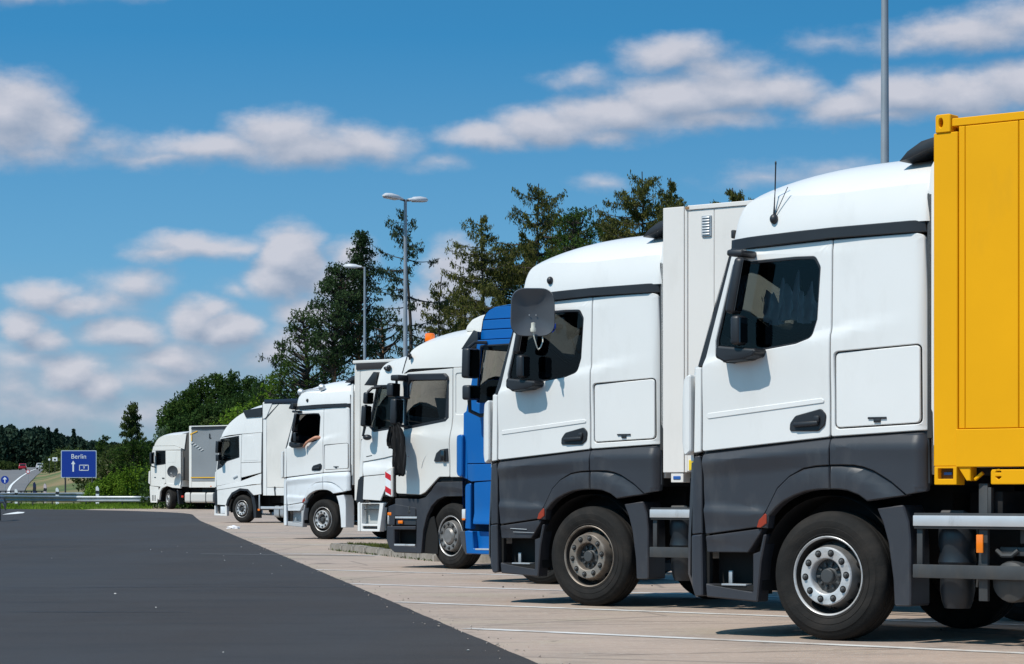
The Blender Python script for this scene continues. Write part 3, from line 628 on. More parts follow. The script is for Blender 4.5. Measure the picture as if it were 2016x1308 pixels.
def container(tr, m, name, label, cat, zt=4.05, zb=1.25, yellow=True):
    root = empty(name, tr.location, RZ, label, cat)
    x0 = -.972 if yellow else -.962; x1 = x0 - 7.45; y = 1.275
    D = lambda *a, **k: bar(root, *a, **k)
    D('front_wall', m, (x0 - .06, 0, (zt + zb) / 2 + .15), (.04, 2.40, zt - zb - .45), .005)
    D('rear_wall', m, (x1 + .06, 0, (zt + zb) / 2 + .15), (.04, 2.40, zt - zb - .45), .005)
    D('roof', m, ((x0 + x1) / 2, 0, zt - .05), (7.3, 2.44, .04), .005)
    D('floor', blk, ((x0 + x1) / 2, 0, zb + .28), (7.3, 2.40, .10), .005)
    for s in (1, -1):
        Y = y * s
        def pl(nm, xa, xb, za, zb_, yy=y, t=.04, mm=m, r=.008, holes=()):
            o = plate(root, nm, mm, rnd([(xa, za), (xb, za), (xb, zb_), (xa, zb_)], r), holes, y=yy, t=t, rim=.005, mirror=False)
            if s < 0: o.scale = (1, -1, 1)
            return o
        if yellow:
            pl('corner_post', x0 - .205, x0, zb + .132, zt - .105, y, .16)
            pl('top_rail', x1, x0 - .13, zt - .062, zt + .0, y - .01, .12)
            pl('bottom_rail', x1 + .30, x0 - .19, zb + .125, zb + .415, y + .004, .08)
            pl('side_strip', x0 - .262, x0 - .209, zb + .419, zt - .066, y - .012, .03, r=0)
            x = x0 - .268; k = 0
            while x > x1 + .4:
                w = .445 if k == 0 else 1.1
                w = min(w, x - x1 - .3)
                pl('side_panel', x - w, x, zb + .419, zt - .068, y - .006, .03, r=0); x -= w + .006; k += 1
            pl('corner_post', x1, x1 + .25, zb + .005, zt - .105, y, .16)
            slot = [(x0 - .098 + .022 * math.cos(t), zt - .048 + .034 * math.sin(t)) for t in [2 * math.pi * k / 16 for k in range(16)]]
            hole = [(x0 - .068 + .018 * math.cos(t), zt - .030 + .036 * math.sin(t)) for t in [2 * math.pi * k / 16 for k in range(16)]]
            o = plate(root, 'corner_casting', m, rnd([(x0 - .020, zt - .105), (x0 - .150, zt - .105), (x0 - .150, zt + .028), (x0 - .140, zt + .036), (x0 - .030, zt + .036), (x0 - .020, zt + .02)], .012), [hole], y=y + .012, t=.13, rim=.006, mirror=False)
            if s < 0: o.scale = (1, -1, 1)
            pl('casting_backing', x0 - .14, x0 - .03, zt - .10, zt + .02, y - .06, .02, hole_m)
            h2 = rnd([(x0 - .170, zb + .035), (x0 - .040, zb + .035), (x0 - .040, zb + .115), (x0 - .170, zb + .115)], .006)
            o = plate(root, 'corner_casting', m, rnd([(x0 - .20, zb - .01), (x0 - .008, zb - .01), (x0 - .008, zb + .13), (x0 - .20, zb + .13)], .008), [h2], y=y + .006, t=.13, rim=.004, mirror=False)
            if s < 0: o.scale = (1, -1, 1)
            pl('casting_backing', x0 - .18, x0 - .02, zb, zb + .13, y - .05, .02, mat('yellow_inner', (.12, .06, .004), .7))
            D('lock_tag', mat('lock_blue', (.02, .10, .35), .4), (x0 - .105, Y * .968, zb + .075), (.07, .02, .022), .004)
            # support leg bracket, chock, second casting
            o = plate(root, 'leg_bracket', m, [(x0 - .195, zb + .135), (x0 - .31, zb + .135), (x0 - .31, zb + .02), (x0 - .275, zb + .02)], y=y - .01, t=.10, mirror=False)
            if s < 0: o.scale = (1, -1, 1)
            D('leg_brace', m, (x0 - .355, Y * .95, zb + .055), (.085, .03, .022), .003, (0, R(38), 0))
            sl = [(x0 - .555 + a, zb + b) for a, b in ((.022, .052), (-.022, .052), (-.022, .045), (0, .028), (.022, .045))]
            sl2 = [(x0 - .555 + .022 * math.cos(t), zb + .082 + .022 * math.sin(t)) for t in [math.pi * k / 8 for k in range(9)]]
            o = plate(root, 'fork_casting', m, rnd([(x0 - .49, zb - .008), (x0 - .78, zb - .008), (x0 - .78, zb + .105), (x0 - .50, zb + .105), (x0 - .49, zb + .09)], .012), [sl, sl2], y=y + .008, t=.14, rim=.005, mirror=False)
            if s < 0: o.scale = (1, -1, 1)
            D('casting_backing', hole_m, (x0 - .62, Y * .95, zb + .05), (.2, .01, .1), 0)
            D('cross_member', blk, (x0 - .55, Y * .86, zb + .09), (.8, .06, .06), 0)
        else:
            pl('corner_post', x0 - .255, x0, zb + .10, zt - .0, y, .16)
            x = x0 - .300; k = 0; pl('post_edge', x0 - .292, x0 - .262, zb + .10, zt - .03, y - .004, .04)
            while x > x1 + .3:
                w = (.31 if k == 0 else 1.2); w = min(w, x - x1 - .05)
                pl('side_panel', x - w, x, zb + .30, zt - .045, y - .008, .03, r=0); x -= w + .004; k += 1
            pl('bottom_rail', x1, x0 - .296, zb + .11, zb + .296, y + .002, .08)
            pl('top_rail', x1, x0 - .30, zt - .042, zt + .004, y + .006, .10)
            pl('corner_casting', x0 - .24, x0 - .09, zb - .0, zb + .095, y - .01, .12)
            pl('casting_slot', x0 - .21, x0 - .12, zb + .03, zb + .065, y - .002, .01, mat('lock_blue', (.02, .10, .35), .4))
            if s > 0:
                o = pl('ventilation_grille', x0 - .585, x0 - .470, 3.72, 3.93, y + .008, .02, galv, .008)
                for q in range(7): bar(o, 'louvre', galv if q % 1 else alu, (x0 - .527, y + .014, 3.745 + q * .0275), (.085, .012, .014), .002, (R(30), 0, 0))
                pl('yellow_placard', x0 - .50, x0 - .32, 1.395, 1.50, y + .012, .01, mat('placard_yellow', (.8, .55, .02), .5))
                D('rust_mark', mat('rust', (.30, .17, .08), .9), (x0 - .30, y + .004, zt - .02), (.05, .006, .03), .002)
    return root
container(tr1, yellow_p, 'swap_container', 'yellow steel container on the nearest truck behind its cab', 'container')
container(tr2, box_w, 'box_body', 'dusty white box body with vent grille between the two nearest cabs', 'box body', 4.04, 1.275, False)

# satellite dish hung beside the second cab's window
def sat_dish(root, w, h, m, lnb=True, rear_arm=None):
    mb = MB(); bm = mb.bm; n = 16; o = rnd([(-w / 2, -h / 2), (w / 2, -h / 2), (w / 2 * .96, h / 2), (-w / 2 * .96, h / 2)], min(w, h) * .33, 8)
    rows = []
    for k in range(6):
        f = k / 5; rows.append([bm.verts.new((x * f, .06 * f * f - .06, z * f)) for x, z in o] if k else [bm.verts.new((0, -.06, 0))])
    N_ = len(o)
    for j in range(N_): bm.faces.new((rows[0][0], rows[1][j], rows[1][(j + 1) % N_]))
    for a, b in zip(rows[1:], rows[2:]):
        for j in range(N_): bm.faces.new((a[j], b[j], b[(j + 1) % N_], a[(j + 1) % N_]))
    lip = [bm.verts.new((x * 1.03, -.012, z * 1.03)) for x, z in o]
    for j in range(N_): bm.faces.new((rows[-1][j], lip[j], lip[(j + 1) % N_], rows[-1][(j + 1) % N_]))
    me = finish(bm, 50); d = link('reflector', me, m, root); sol = d.modifiers.new('s', 'SOLIDIFY'); sol.thickness = .006
    return d
dish_m = mat('dish_graphite', (.075, .08, .09), .38, coat=.1)
dp = P(1049, 615, 25.74)
sdsh = empty('satellite_dish', dp, R(2), 'dark rounded square satellite dish hanging in front of the second cab window', 'satellite dish')
# local frame: dish opens towards +y of its own, turned to face the road
inn = sdsh; sdsh.rotation_euler = (R(-4), 0, R(180 + 2))
sat_dish(sdsh, .455, .485, dish_m)
mb = MB(); mb.tube([(0, .02, -.19), (0, .10, -.16)], .022, 12); mb.lathe([(.0, 0), (.028, .0), (.03, .03), (.022, .045), (.022, .09), (.0, .095)], 16, 'Z', (0, .10, -.20)); mb.build('receiver_head', mat('ivory_plastic', (.62, .60, .52), .5), sdsh)
mb = MB(); mb.tube([(0, .10, -.21), (-.01, .11, -.26), (-.04, .10, -.36), (-.055, .08, -.385), (-.08, .04, -.36), (-.105, .0, -.30), (-.10, -.05, -.22)], .006, 6); mb.build('cable', mat('ivory_plastic', (.62, .60, .52), .5), sdsh)
for sx in (-.035, .035): bar(sdsh, 'bolt', alu, (sx, -.045, -.03), (.010, .012, .010), .002)
mb = MB(); mb.tube([(0, -.065, .0), (-.02, -.16, -.02), (-.10, -.34, -.10)], .016, 8); mb.box((0, -.075, 0), (.10, .03, .14), None, .008); mb.build('holding_arm', black_p, sdsh)
mb = MB(); mb.box((-.225, -.20, -.145), (.05, .10, .06), None, .015); mb.tube([(-.06, -.30, -.09), (-.22, -.25, -.14)], .012, 8); mb.tube([(-.20, -.2, -.17), (-.225, -.2, -.20)], .022, 10); mb.build('clamp', mat('clamp_blue', (.01, .07, .55), .35), sdsh)

# ------------------------------------------------------------------ blue truck
def simple_front(root, m, x0, xc, z0, z1, W=1.2): crown(root, 'front_panel', m, [(x0, z1), (x0 + .03, (z0 + z1) / 2), (x0, z0)], [(xc, z1), (xc + .03, (z0 + z1) / 2), (xc, z0)], W, 4, 8)
bt = truck_root('truck', 1061.5, 31.7, 0, 'bright blue truck half hidden between the cream white cab and the second truck', group=GT)
def blue_cab(r):
    W = 1.245; G = .1
    S = [(-.95, 3.60), (-.5, 3.60), (0, 3.595), (.45, 3.585), (.72, 3.575), (.84, 3.555), (.93, 3.50), (.985, 3.42), (1.01, 3.30), (1.045, 3.15)]
    C = [(-.95, 3.66), (-.5, 3.68), (0, 3.68), (.5, 3.67), (.85, 3.65), (1.05, 3.61), (1.15, 3.53), (1.21, 3.43), (1.25, 3.30), (1.30, 3.15)]
    crown(r, 'roof_skin', blue_p, smoothline(S, 3), smoothline(C, 3), 1.17, 3, 10)
    for za, zb in ((3.155, 3.275), (3.285, 3.405), (3.415, 3.57)):
        xf = lambda z: np.interp(z, [3.15, 3.3, 3.42, 3.5, 3.555, 3.58], [1.045, 1.01, .985, .93, .84, .72])
        xs = [(float(xf(z)) - .004, z) for z in np.linspace(za, zb, 5)]
        plate(r, 'roof_side', blue_p, [(-.95, zb), (-.95, za)] + xs, y=W - .035 - (za - 3.155) * .06, t=.04, grid=G, yfun=lambda x, z: -.05 * max(0, (x - .7) / .35) ** 2)
    win = rnd([(.96, 3.06), (.10, 3.07), (.05, 3.0), (.06, 2.42), (.12, 2.33), (1.03, 2.33)], [.03, .06, .03, .05, .05, .03])
    plate(r, 'door', blue_p, rnd([(1.02, 3.145), (-.03, 3.145), (-.03, 1.545), (1.19, 1.545), (1.205, 2.2), (1.06, 2.9)], .01), [win], y=W, grid=G, yfun=lambda x, z: .015 * (1 - ss(0, .5, abs(z - 2.1))))
    plate(r, 'rear_side_panel', blue_p, rnd([(-.04, 3.145), (-.95, 3.145), (-.95, 1.36), (-.04, 1.545)], .02), y=W, grid=G)
    plate(r, 'door_window', glass_c, win, y=W - .025, t=.004, rim=.001)
    plate(r, 'window_rubber', black_p, rnd([(.975, 3.08), (.05, 3.09), (.03, 2.35), (.08, 2.305), (1.045, 2.305)], .03), [win], y=W + .004, t=.02, rim=.002)
    plate(r, 'door_frame', hole_m, [(1.03, 3.1), (-.93, 3.1), (-.93, 1.45), (1.19, 1.45), (1.2, 2.2)], [rnd([(1.0, 3.09), (.02, 3.09), (.02, 2.29), (1.06, 2.29)], .03)], y=1.20, t=.03, rim=.002)
    plate(r, 'door_lower', blue_p, rnd([(1.19, 1.535), (-.03, 1.535), (-.03, 1.36), (.35, 1.34), (1.12, 1.31), (1.18, 1.33)], .01), y=W, grid=G)
    plate(r, 'step_panel', blue_p, rnd([(1.085, 1.295), (.62, 1.33), (.60, .75), (1.08, .755)], .02), y=W - .01, grid=G, yfun=lambda x, z: .03 * (1 - ss(.78, .87, z)))
    plate(r, 'corner_deflector', blue_p, rnd([(1.24, 1.93), (1.37, 1.91), (1.395, 1.85), (1.395, 1.44), (1.35, 1.39), (1.25, 1.36)], .04), y=W + .035, t=.12, grid=.04, yfun=lambda x, z: -.05 * max(0, (x - 1.28) / .1) ** 2, rim=.012)
    plate(r, 'front_cheek', blue_p, [(1.21, 2.24), (1.27, 2.20), (1.275, 1.36), (1.20, 1.34)], y=W - .02, t=.05)
    plate(r, 'bumper_corner', blue_p, rnd([(1.13, 1.29), (1.22, 1.27), (1.29, 1.22), (1.305, .95), (1.32, .695), (1.135, .69)], [.02, .03, .03, 0, .01, .01]), y=W, t=.1, grid=.04, yfun=lambda x, z: -.12 * max(0, (x - 1.18) / .13) ** 2, rim=.01)
    plate(r, 'bumper_lower', mat('bumper_grey', (.05, .05, .055), .6), rnd([(1.32, .665), (1.235, .665), (1.20, .38), (1.14, .37), (1.22, .36), (1.30, .5)], .01), y=W, t=.12, rim=.008)  # lower piece of the bumper corner is dark grey
    plate(r, 'step_box', blue_p, rnd([(1.23, .66), (1.17, .67), (1.10, .66), (1.08, .44), (.62, .42), (.60, .36), (1.20, .37)], .01), y=W + .006, t=.20, rim=.01)
    plate(r, 'step_box', blue_p, [(1.1, .66), (.6, .66), (.6, .42), (1.1, .42)], y=W - .09, t=.10); bar(r, 'step_tread', alu, (.85, W - .05, .43), (.40, .12, .02), .004)
    plate(r, 'wheel_arch', blue_p, [(.60, 1.33), (.35, 1.36), (-.95, 1.36), (-.95, 1.1), (-.70, 1.12), (-.45, 1.18), (-.2, 1.22), (.1, 1.20), (.35, 1.09), (.50, .92), (.57, .7)], y=W, t=.08, grid=G)
    bar(r, 'indicator_lamp', lamp_gl, (1.25, 1.235, .885), (.06, .03, .13), .01); bar(r, 'indicator_base', orange, (1.25, 1.236, .82), (.05, .028, .03), .004)
    inner_fender(r)
    crown(r, 'windscreen', glass_c, [(1.045, 3.15), (1.22, 2.2)], [(1.30, 3.15), (1.50, 2.2)], 1.17, 4, 8); simple_front(r, blue_p, 1.28, 1.52, .4, 2.2)
    for z in (1.9, 1.7, 1.5, 1.3): bar(r, 'grille_slat', black_p, (1.55, 0, z), (.04, 1.6, .1), .015)
    bar(r, 'cab_back', blue_p, (-.94, 0, 2.3), (.04, 2.36, 2.3), .01)
    mb = MB(); mb.prism([(1.30, 3.06), (1.10, 3.27), (1.05, 3.25), (1.03, 3.18), (1.20, 3.04)], -1.2, 1.2, .004)
    mb.prism([(1.31, 3.04), (1.10, 3.28), (1.03, 3.255), (1.03, 3.06)], 1.20, 1.225, .004); mb.prism([(1.31, 3.04), (1.10, 3.28), (1.03, 3.255), (1.03, 3.06)], -1.20, -1.225, .004); mb.build('sun_visor', black_p, r)
    for s in (1, -1):
        y = 1.47 * s
        mirror_unit(r, .95, 2.64, 3.03, y, .24, .13, (2.36, 2.55), 2, False)
        mb = MB(); mb.tube([(1.0, y, 3.03), (.97, 1.36 * s, 3.11), (.86, 1.25 * s, 3.11)], .022); mb.tube([(.97, y, 2.36), (.97, y * .99, 2.22), (.88, 1.36 * s, 2.16), (.72, 1.26 * s, 2.20)], .026); mb.sphere((.66, 1.27 * s, 2.20), (.09, .05, .07)); mb.build('mirror_arm', black_p, r)
    mb = MB(); mb.box((.25, W + .02, 1.66), (.25, .03, .05), None, .012); mb.build('door_handle', black_p, r)
    interior(r, front=1.0, rear=-.9, wheel_c=(.78, 0, 2.25), top=3.1)
    wheel(r, 0, .51, 1.23, .51, 0, 'plain'); wheel(r, 0, .51, 1.23, .51, 0, 'plain', -1, 1)
    chassis(r, -4.6, (-3.7,))
blue_cab(bt)

# ------------------------------------------------------------------ cream white cab with orange beacon
sc = truck_root('truck', 884, 37.8, 0, 'cream white truck with orange roof beacon and a black jacket on its mirror', group=GT)
def cream_cab(r):
    W = 1.25; G = .09; c = cream_p
    S = [(-.95, 3.56), (-.4, 3.54), (.1, 3.51), (.45, 3.47), (.68, 3.42), (.83, 3.34), (.92, 3.24), (.97, 3.12), (1.0, 2.98)]
    C = [(-.95, 3.74), (-.3, 3.74), (.3, 3.71), (.65, 3.65), (.9, 3.56), (1.08, 3.45), (1.19, 3.32), (1.245, 3.15), (1.26, 2.98)]
    crown(r, 'roof_skin', c, smoothline(S, 3), smoothline(C, 3), [1.16] * 16 + [1.15] * 9, 2.4, 12, skirt=lambda x: 3.064 - .08 * ss(.75, 1.0, x), flare=.085)
    mb = MB(); mb.prism([(-.06, 3.62), (-.10, 3.71), (-.2, 3.80), (-.35, 3.85), (-.6, 3.89), (-.95, 3.90), (-.95, 3.55)], -.95, .95, .03); mb.build('roof_deflector', c, r)
    win = rnd([(.745, 2.875), (.028, 2.865), (.082, 2.275), (.875, 2.165), (.875, 2.63), (.80, 2.66)], [.04, .05, .05, .03, .03, .03])
    def cf(x, z): return .025 * (1 - ss(0, .05, z - 2.05)) * (1 - ss(0, .5, 2.05 - z)) if z > 1.5 else .0 + .02 * (1 - ss(1.42, 1.5, z)) * 0
    plate(r, 'door', c, rnd([(.845, 3.008), (-.07, 3.045), (-.068, 2.3), (-.012, 1.9), (-.008, 1.40), (.198, 1.400), (.477, 1.165), (.571, 1.128), (1.067, 1.146), (1.07, 2.15), (.925, 2.9)], [.07, .02, 0, 0, .02, .06, .06, .05, .05, .03, .05]), [win], y=W, grid=G, yfun=cf)
    plate(r, 'rear_side_panel', c, rnd([(-.08, 3.055), (-.95, 3.055), (-.95, 1.395), (-.02, 1.395), (-.022, 1.9), (-.078, 2.3)], .015), [rnd([(-.13, 2.97), (-.60, 2.98), (-.60, 2.35), (-.13, 2.34)], .04)], y=W, grid=G, yfun=cf)
    plate(r, 'rear_recess_panel', c, rnd([(-.11, 2.99), (-.63, 3.0), (-.63, 2.33), (-.11, 2.32)], .04), y=W - .012, t=.02)
    plate(r, 'door_frame', blk, [(-.93, 3.04), (-.93, 1.42), (.9, 1.2), (1.04, 1.4), (1.04, 2.1), (.9, 2.98)], [rnd([(.78, 2.90), (.0, 2.89), (.05, 2.25), (.91, 2.14), (.91, 2.66)], .03)], y=1.205, t=.03, rim=.002)
    plate(r, 'door_window', glass_c, rnd([(.77, 2.89), (.01, 2.88), (.06, 2.26), (.90, 2.15), (.90, 2.66)], .03), y=W - .025, t=.004, rim=.001)
    # wind deflector frame over the window
    plate(r, 'wind_deflector', black_p, rnd([(.885, 2.60), (.885, 2.90), (.80, 2.985), (.06, 2.975), (.0, 2.92), (.005, 2.865), (.745, 2.875), (.785, 2.82), (.79, 2.60)], [.02, .02, .05, .05, .03, .01, .05, .05, .02]), y=W + .05, t=.05, grid=G, rim=.015)
    plate(r, 'window_trim', black_p, rnd([(.90, 2.63), (.90, 2.13), (.07, 2.245), (.005, 2.30), (-.0, 2.9), (.028, 2.9), (.075, 2.285), (.868, 2.175), (.868, 2.63)], .004), y=W + .004, t=.02, rim=.002)
    h = plate(r, 'handle_recess', black_p, rnd([(.29, 1.632), (.24, 1.76), (.16, 1.815), (.003, 1.833), (.003, 1.63)], [.02, .03, .03, .01, .01]), y=W + .024, t=.03)
    bar(h, 'door_handle', mat('gloss_black', (.01, .01, .012), .1, coat=1), (.09, W + .04, 1.72), (.07, .04, .17), .015)
    mb = MB(); mb.tube([(.547, W + .004, 1.544), (.52, W + .004, 1.63), (.477, W + .004, 1.70), (.40, W + .004, 1.78), (.30, W + .004, 1.83), (.01, W + .004, 1.853)], .006, 5); mb.build('door_crease', c, r)
    # mirrored hazard board and corner
    plate(r, 'corner_deflector', c, rnd([(1.12, 1.56), (1.24, 1.52), (1.285, 1.47), (1.275, 1.15), (1.20, 1.10), (1.12, 1.09)], .02), y=W + .02, t=.10, rim=.01)
    plate(r, 'corner_gap', hole_m, [(1.075, 1.57), (1.125, 1.57), (1.125, 1.09), (1.075, 1.09)], y=W - .02, t=.05)
    for s, z in enumerate((1.44, 1.31, 1.18)):
        pass
    wp = plate(r, 'hazard_board', sign_w, [(1.145, 1.50), (1.268, 1.47), (1.262, 1.13), (1.155, 1.10)], y=W + .025, t=.01, mirror=False, rim=.002)
    for za in (1.36, 1.14): plate(wp, 'red_stripe', mat('sign_red', (.55, .01, .02), .5), [(1.150, za - .02), (1.265, za + .035), (1.265, za + .125), (1.150, za + .07)], y=W + .0275, t=.004, mirror=False, rim=.001)
    wb = plate(r, 'door_reflector', sign_w, [(.80, 1.90), (.86, 1.90), (.86, 1.70), (.80, 1.70)], y=W + .004, t=.006, mirror=False, rim=.001)
    for za in (1.84, 1.705): plate(wb, 'red_stripe', mat('sign_red', (.55, .01, .02), .5), [(.802, za - .0), (.858, za + .02), (.858, za + .06), (.802, za + .05)], y=W + .0065, t=.003, mirror=False, rim=.001)
    # dark lower body
    g = grey_p
    plate(r, 'wheel_arch', g, [(1.10, 1.13), (1.065, 1.085), (.60, 1.075), (.49, 1.10), (.36, 1.20), (.22, 1.315), (-.95, 1.34), (-.95, 1.08), (-.70, 1.10), (-.2, 1.115), (.198, 1.10), (.384, 1.01), (.50, .86), (.555, .60), (.575, .36), (.64, .225), (.665, .9), (1.09, .99)][:0] or
          rnd([(1.09, 1.07), (.60, 1.06), (.477, 1.085), (.221, 1.315), (-.95, 1.345), (-.95, 1.08), (-.239, 1.105), (.10, 1.10), (.24, 1.05), (.36, .95), (.45, .80), (.52, .58), (.56, .23), (.665, .225), (.655, .60), (.66, .90), (1.09, .96)], [.02, .03, .03, .03] + [0] * 8 + [.01] * 5), y=W - .004, t=.08, grid=G, yfun=lambda x, z: .02 * ss(1.17, 1.2, z) * (1 if x < .3 else 0))
    plate(r, 'bumper_upper', g, rnd([(1.225, .945), (1.09, .985), (.67, .93), (.67, .79), (1.09, .80), (1.10, .655), (1.235, .655)], .01), y=W, t=.06, rim=.008)
    plate(r, 'storage_flap', mat('flap_dark', (.03, .035, .042), .5), rnd([(1.08, .94), (.675, .90), (.675, .66), (1.08, .66)], .01), y=W - .02, t=.03)
    mb = MB(); mb.sphere((.80, W - .01, .865), (.035, .02, .035)); mb.box((.80, W - .0, .90), (.03, .02, .10), None, .008); mb.build('flap_lock', steel_d, r)
    bar(r, 'trim_strip', alu, (.86, W, .775), (.44, .012, .030), .003); o = bar(r, 'side_marker', orange, (.97, W + .002, .705), (.095, .02, .048), .006)
    plate(r, 'bumper_corner', g, rnd([(1.255, .640), (.665, .645), (.67, .59), (1.10, .585), (1.10, .365), (.67, .33), (.62, .225), (1.10, .235), (1.20, .30), (1.262, .42)], [.02, 0, .01, .01, .01, .01, .01, .03, .03, .03]), y=W + .004, t=.12, rim=.012)
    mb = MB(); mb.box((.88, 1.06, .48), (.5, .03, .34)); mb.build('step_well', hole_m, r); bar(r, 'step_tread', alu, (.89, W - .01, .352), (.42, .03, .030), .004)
    bar(r, 'headlight', lamp_gl, (1.215, 1.21, .76), (.06, .08, .19), .015); bar(r, 'indicator_lamp', orange, (1.20, 1.245, .83), (.08, .02, .05), .008)
    mb = MB(); bm = mb.bm   # mud flap at the back of the front wheel housing side
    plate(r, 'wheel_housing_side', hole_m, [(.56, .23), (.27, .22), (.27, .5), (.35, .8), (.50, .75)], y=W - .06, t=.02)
    inner_fender(r, .64, -.02, .50)
    crown(r, 'windscreen', glass_c, [(1.0, 2.98), (1.10, 2.15)], [(1.25, 2.98), (1.38, 2.15)], [1.13, 1.18], 4, 8); simple_front(r, c, 1.17, 1.42, 1.1, 2.15, 1.19); simple_front(r, g, 1.17, 1.42, .25, 1.1, 1.19)
    plate(r, 'window_pillar', c, [(.86, 3.0), (1.0, 2.985), (1.13, 2.15), (1.13, 1.6), (1.085, 1.6), (1.085, 2.15), (.94, 2.88)], y=W - .03, t=.05)
    bar(r, 'cab_back', c, (-.94, 0, 2.35), (.04, 2.38, 2.0), .01)
    # mirrors
    for s in (1, -1):
        y = 1.45 * s
        mirror_unit(r, .88, 2.20, 2.60, y, .20, .12, None, 2, False); mirror_unit(r, .93, 2.63, 2.84, y + .02 * s, .20, .13, None, 2, False)
        bar(r, 'mirror_mount', black_p, (.86, 1.38 * s, 2.92), (.16, .30, .09), .02); mb = MB(); mb.tube([(.88, y, 2.90), (.90, y, 2.15)], .02); mb.tube([(.88, y, 2.62), (.78, 1.26 * s, 2.62)], .022); mb.tube([(.88, y, 2.2), (.82, 1.26 * s, 2.17)], .022); mb.build('mirror_arm', black_p, r)
    # small horn and antenna on the roof edge
    mb = MB(); mb.tube([(.80, 1.20, 3.24), (.78, 1.26, 3.27)], .025); mb.sphere((.775, 1.27, 3.27), .035); mb.tube([(.77, 1.27, 3.20), (.79, 1.28, 3.34)], .012, 6); mb.build('antenna', black_p, r)
    mb = MB(); mb.tube([(.90, 1.15, 3.33), (.95, 1.17, 3.16), (1.0, 1.18, 3.0)], .008, 5); mb.build('roof_cable', black_p, r)
    interior(r, front=.95, rear=-.88, wheel_c=(.62, 0, 2.2), top=3.0)
    mb = MB(); mb.prism([(.50, 2.62), (.15, 2.60), (.10, 2.20), (.38, 2.22)], .98, 1.0, .004); mb.build('passenger_headrest', dash_m, r)
    wheel(r, 0, .50, 1.215, .50, -13, 'capped'); wheel(r, 0, .50, 1.215, .50, -13, 'plain', -1, 1)
    chassis(r, -4.6, (-3.7,), wz=.5)
cream_cab(sc)
def tw(tr, x, y, z):
    c, s = math.cos(RZ), math.sin(RZ); return Vector((tr.location.x + x * c - y * s, tr.location.y + x * s + y * c, tr.location.z + z))
# beacon
bc = empty('beacon', tw(sc, .93, .60, 3.47), RZ, 'orange rotating beacon on the cream white cab roof', 'beacon light')
mb = MB(); mb.lathe([(0, 0), (.085, 0), (.085, .04), (.075, .05), (0, .05)], 24); mb.build('base', mat('beacon_base', (.25, .04, .01), .5), bc)
mb = MB(); mb.lathe([(.072, .05), (.078, .06), (.078, .15), (.074, .17), (.06, .178), (0, .18)], 24); mb.build('lens', mat('amber_lens', (.85, .17, .005), .12, coat=.6, emit=(.25, .045, .0)), bc)
# black jacket
jk = empty('jacket', tw(sc, .86, 1.50, 2.12), RZ, 'black jacket hanging down from the mirror of the cream white cab', 'jacket')
def cloth_piece(parent, pts, name):
    mb = MB(); bm = mb.bm; rows = []
    for i, (xa, xb, z) in enumerate(pts):
        rows.append([bm.verts.new((xa + (xb - xa) * k / 12, .03 * math.sin(k * 1.3 + i * .8) + .015 * math.sin(k * 2.9 + i), z + .01 * math.sin(k * 2 + i))) for k in range(13)])
    for a, b in zip(rows, rows[1:]):
        for k in range(12): bm.faces.new((a[k], b[k], b[k + 1], a[k + 1]))
    o = mb.build(name, cloth_k, parent, 60); s = o.modifiers.new('s', 'SOLIDIFY'); s.thickness = .03
    return o
cloth_piece(jk, [(.02, -.06, .10), (.03, -.12, .0), (.02, -.16, -.12), (.03, -.17, -.25), (.05, -.18, -.40), (.045, -.175, -.55), (.05, -.18, -.66), (.03, -.17, -.70)], 'body')
cloth_piece(jk, [(.02, .10, .05), (.03, .15, -.06), (.05, .19, -.16), (.06, .18, -.23), (.06, .11, -.27)], 'sleeve')
